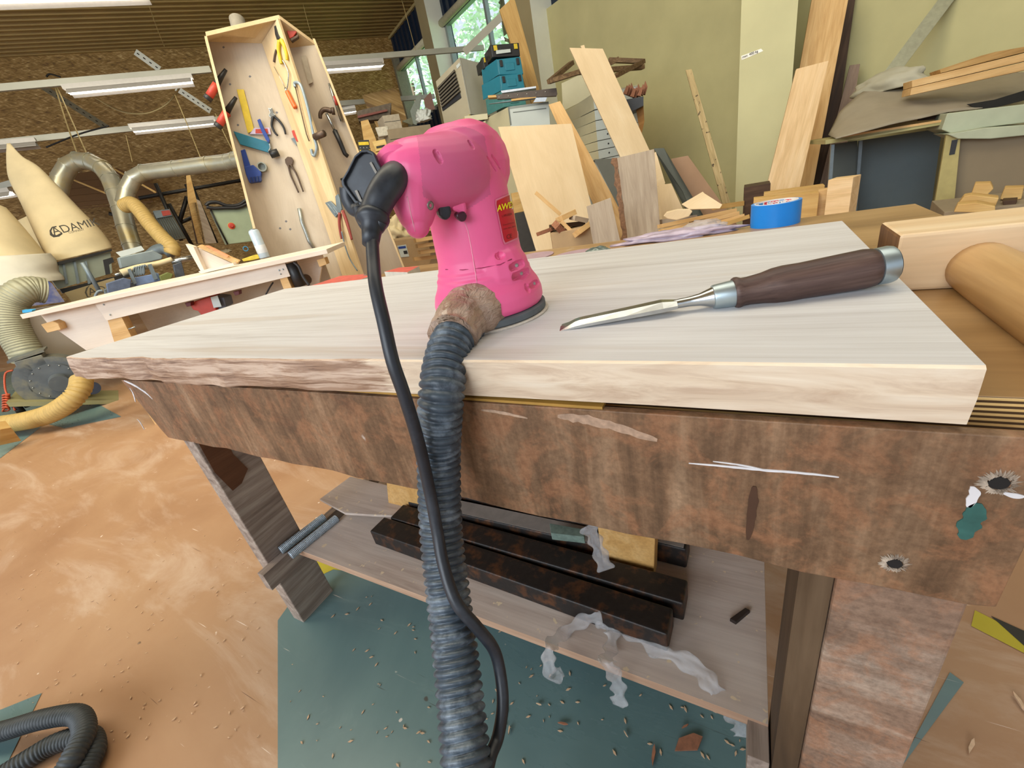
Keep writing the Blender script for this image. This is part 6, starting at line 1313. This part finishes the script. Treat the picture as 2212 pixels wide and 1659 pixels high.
heap([(1157,416,1210,463,2.6,.022,M_pine,'diagonal lath upper part leaning across the large plywood sheet','offcut_strip'),(1212,478,1262,527,2.5,.022,M_pine,'diagonal lath lower part crossing the small heap','offcut_strip'),(1164,505,1205,490,2.55,.022,M_chipd,'short reddish stick left in the small heap','offcut_strip'),(1190,490,1260,482,2.55,.025,M_walb,'dark flat piece in the small heap','offcut_strip'),(1208,474,1238,460,2.5,.03,M_pine,'short thick piece on top of the small heap','offcut_strip'),(1236,470,1265,476,2.52,.028,M_greyb,'short grey piece at the right of the small heap','offcut_strip'),(1245,505,1275,483,2.45,.03,M_pine,'short pine piece slanting at the right of the small heap','offcut_strip'),(1200,485,1215,500,2.48,.04,M_chipd,'small reddish block in the middle of the small heap','offcut_strip')],G3)
t=bx(1190,505,2.5,.24,.3,.2,0,M_card,'offcut_box',None,'open cardboard box holding the small heap of offcuts','box','boxes of offcuts',down=True)
# far low objects left of plywood sheet
for TL,d,w_,h,mt,lb in (((1104,418),3.6,.14,.4,M_pineg,'small golden board seen between sander body and plywood sheet'),((1112,462),3.4,.12,.3,plain('dark_box','34322e',.7),'dark box behind the sander label low on the floor')):
    bx(TL[0],TL[1],d,w_,h,.1,0,mt,'floor_box' if mt is not M_pineg else 'small_board',None,lb,'box' if mt is not M_pineg else 'board',down=True)
# ================================================================ RIGHT SIDE
PB=plane(1720,150,2.95,8,9); 
stand((1757,-20),(1836,-20),(1700,300),(1770,330),3.15,6,8,.035,'pine_plank',M_pine,'long pine plank leaning behind the shorter one at the right wall','plank')
o=stand((1720,149),(1790,131),(1652,420),(1726,412),2.9,6,8,.05,'pine_plank',wood('pine_pale','c4a070','dcbb8c','e8cda4',axis=0,sc=1.1,streak=8,fine=.3),'pale pine plank with knots leaning in front of the longer one','plank')
stand((1818,-20),(1850,-20),(1724,410),(1790,410),3.3,6,8,.05,'dark_plank',M_walb,'very dark weathered plank leaning right of the two pine planks','plank')
stand((1836,141),(1858,138),(1806,260),(1838,262),3.35,6,8,.03,'brown_plank',wood('mauve_plank','6c5a4e','86705f','9c8672',axis=0,sc=1.4),'short mauve brown plank leaning right of the dark plank','plank')
bx(1607,405,2.75,.15,.25,.2,0,M_walb,'dark_box',None,'dark brown box at the foot of the pale pine plank','box',down=True)
def beam(x0,y0,x1,y1,d,ht,dep,mat,label,nm='timber_beam'):
    pl_=plane(x0,y0,d,0,0); a=PL(x0,y0,pl_); b_=PL(x1,y1,pl_); x=(b_-a).normalized(); o=MB().prism([a,b_,b_-UP*ht,a-UP*ht],-pl_[1]*dep).build(nm,mat,frame=frame_of(x,pl_[1],a),bevel=.002); return tag(o,label,'beam','timber pieces behind the tape roll')
beam(1650,418,1782,400,2.5,.12,.10,M_pineg,'golden timber beam lying upper behind the blue tape roll')
beam(1628,430,1770,416,2.3,.20,.10,M_pineg,'golden timber beam lying lower behind the blue tape roll')
beam(1768,412,1792,408,2.2,.18,.08,M_pine,'short timber end left of the pale post block')
pbk=thing('post_block','pale square timber block standing upright right of the blue tape roll','wood block',D(1815,450,2.15)); bx(1789,389,2.1,.105,.5,.09,-20,wood('pine_pale','c4a070','dcbb8c','e8cda4',axis=0,sc=1.1),'block',pbk,bevel=.002)
# steel strut against the wall
strut((2062,-25),2.9,(1866,236),3.0,.085,plain('strut_grey','a5a48c',.5,.3),'steel_strut','grey cream steel strut leaning diagonally over the covered timber rack','strut')
# rack: steel edge, cabinet carcass, posts
rkk=thing('steel_bench','steel frame bench with dark grey panels carrying timber at the right','bench',D(1900,400,2.6)); spl=plane(1900,300,2.55,14,0)
q=[PL(x,y,spl) for x,y in ((1783,303),(2044,262),(2044,268),(1783,312))]; MB().prism(q,-spl[1]*.7).build('top_plate',plain('bench_edge','a29a68',.5,.2,.08,8),rkk)
def sp(pts,off,t,mat,nm):
    q=[PL(x,y,spl,off) for x,y in pts]; q[2]=down(q[1],q[2]); q[3]=down(q[0],q[3]); MB().prism(q,spl[1]*t).build(nm,mat,rkk)
sp([(1796,313),(1803,312),(1795,430),(1787,430)],-.03,-.03,M_steelg,'post'); sp([(1803,311),(1852,304),(1856,440),(1795,446)],-.35,-.02,plain('panel_dark','4c524e',.6,0,.1,5),'side_panel'); sp([(1856,304),(1864,303),(1852,445),(1846,446)],-.30,-.03,M_steelg,'post')
sp([(1862,303),(2035,277),(2010,460),(1850,460)],-.5,-.02,plain('panel_blue_grey','5e6a6c',.6,0,.08,5),'back_panel')
bpn=thing('cream_cabinet','brown cabinet with a cream edge and a black slot at the right behind the mallet','cabinet',D(2060,400,2.5)); cp3=plane(2060,380,2.4,10,0)
def cp_(pts,off,t,mat,nm,dn=True):
    q=[PL(x,y,cp3,off) for x,y in pts]
    if dn: q[2]=down(q[1],q[2]); q[3]=down(q[0],q[3])
    MB().prism(q,cp3[1]*t).build(nm,mat,bpn)
cp_([(2044,292),(2076,287),(2060,450),(2016,458)],0,-.03,plain('edge_cream','a89a62',.6,0,.1,20),'edge_board'); cp_([(2070,292),(2260,262),(2260,450),(2050,460)],-.05,-.03,plain('panel_brown','84745a',.65,0,.06,5),'side_panel'); cp_([(2056,303),(2069,301),(2062,333),(2050,335)],.0,.003,M_dblk,'slot',False)
# timber on the bench top
tpz=spl
flat('timber_board',[(1822,292),(2040,258),(2040,264),(1826,303),(1818,300)],spl,-.08,M_pine,None,.0,.001,'narrow pine board lying on the front edge of the steel bench','board')
flat('timber_board',[(1828,276),(2050,238),(2050,258),(1826,292)],spl,-.14,M_pineg,None,-.15,.001,'pine board with a dark notch lying on the steel bench under the dust cloth','board')
flat('dark_notch',[(1984,247),(2050,237),(2048,248),(2030,257),(1982,261)],spl,.01,M_walb,None,-.148,0,'dark reddish piece lying in the notch of the pine board','wood piece')
# grey dust cloth draped: height field surface
cl=MB(); cw,chh=26,12; top=[(1790,292),(1815,240),(1860,200),(1930,176),(1985,168),(2060,160),(2240,120)]; bot=[(1806,300),(1870,284),(1930,268),(1990,256),(2050,242),(2120,235),(2240,205)]
def lerp_pts(P,f_):
    x=f_*(len(P)-1); i=min(int(x),len(P)-2); g=x-i; return (P[i][0]*(1-g)+P[i+1][0]*g,P[i][1]*(1-g)+P[i+1][1]*g)
G_=[]
for j in range(chh+1):
    for i in range(cw+1):
        a=lerp_pts(top,i/cw); b_=lerp_pts(bot,i/cw); f_=j/chh; x,y=a[0]*(1-f_)+b_[0]*f_,a[1]*(1-f_)+b_[1]*f_; G_.append(D(x,y,3.0-.55*f_+.03*noise.noise(V((x*.02,y*.05,0)))))
cl.add(G_,[(j*(cw+1)+i,j*(cw+1)+i+1,(j+1)*(cw+1)+i+1,(j+1)*(cw+1)+i) for j in range(chh) for i in range(cw)])
o=cl.build('dust_sheet',plain('dust_sheet_grey','958a76',.85,0,.06,10,bs=.2),smooth=True); m_=o.modifiers.new('s','SOLIDIFY'); m_.thickness=.004; tag(o,'grey brown dust sheet draped over the timber rack at the right','dust sheet')
blob('foam_roll',D(1915,196,2.95),.22,.09,.09,plain('pale_foam','a9a48f',.7,0,.05,8,bs=.2),'pale rolled plastic foam behind the steel strut','foam roll',41,.12,yaw=math.radians(vaz(1915)+60))
# stacked planks on the sheet
pk=plane(2080,160,2.45,18,0)
for pts,lb,mt in ((((1969,190),(2240,128),(2240,146),(1966,206)),'lowest plank of the stack on the dust sheet at the right',M_pine),(((1970,174),(2240,108),(2240,126),(1970,189)),'middle plank of the stack on the dust sheet at the right',M_pine),(((2030,150),(2120,120),(2150,112),(2240,96),(2240,106),(2032,158)),'topmost rough edged plank of the stack at the right',wood('rough_plank','8e6a3c','b08a52','c8a46c',axis=0,sc=1.4))):
    flat('stacked_plank',pts,pk,-.16,mt,None,0,.002,lb,'plank','planks stacked at the right')
flat('gap_strip',[(2090,225),(2150,215),(2212,196),(2240,186),(2240,210),(2120,240)],plane(2150,215,2.4,14,0),-.02,plain('gap_black','1a1814',.9),None,label='near black strip filling the gap under the dust sheet at the right',cat='board')  # near black sheet laid in the gap below the dust sheet
gm=plain('green_foam','a6ab92',.75,0,.08,8)
flat('green_foam_sheet',[(2034,280),(2046,245),(2240,222),(2240,262),(2120,276),(2060,290)],plane(2100,260,2.32,14,0),-.35,gm,None,0,.004,'pale green foam sheet on top at the right, the upper larger one','foam sheet','green foam sheets')
flat('green_foam_sheet',[(2046,290),(2130,276),(2240,268),(2240,290),(2140,300),(2070,300)],plane(2100,290,2.28,14,0),-.3,gm,None,0,.004,'pale green foam sheet underneath the larger green one','foam sheet','green foam sheets')
# offcuts behind the mallet
G4='timber blocks behind the mallet'
for pts,d,lb in ((((2106,397),(2140,396),(2146,408),(2130,424),(2098,419)),2.0,'uppermost timber block behind the mallet'),(((2082,424),(2100,421),(2158,428),(2150,446),(2070,440)),1.95,'wide timber block in the middle behind the mallet'),(((2068,442),(2110,438),(2150,446),(2150,460),(2060,458)),1.9,'lowest timber block behind the mallet'),(((2170,406),(2212,405),(2206,430),(2180,435),(2160,430)),2.05,'timber block at the right picture edge behind the mallet'),(((2165,434),(2198,432),(2192,448),(2168,450)),2.0,'dark timber end low at the right behind the mallet')):
    q0_=plane(pts[0][0],pts[0][1],d,0,0); flat('timber_block',pts,q0_,-.08,M_pineg if 'dark' not in lb else M_walb,None,0,.003,lb,'wood block',G4)
# support table under those blocks
o=bx(2040,458,2.1,.45,.02,.4,10,M_card2,'low_table',None,'low table top under the timber blocks behind the mallet','table',down=True)
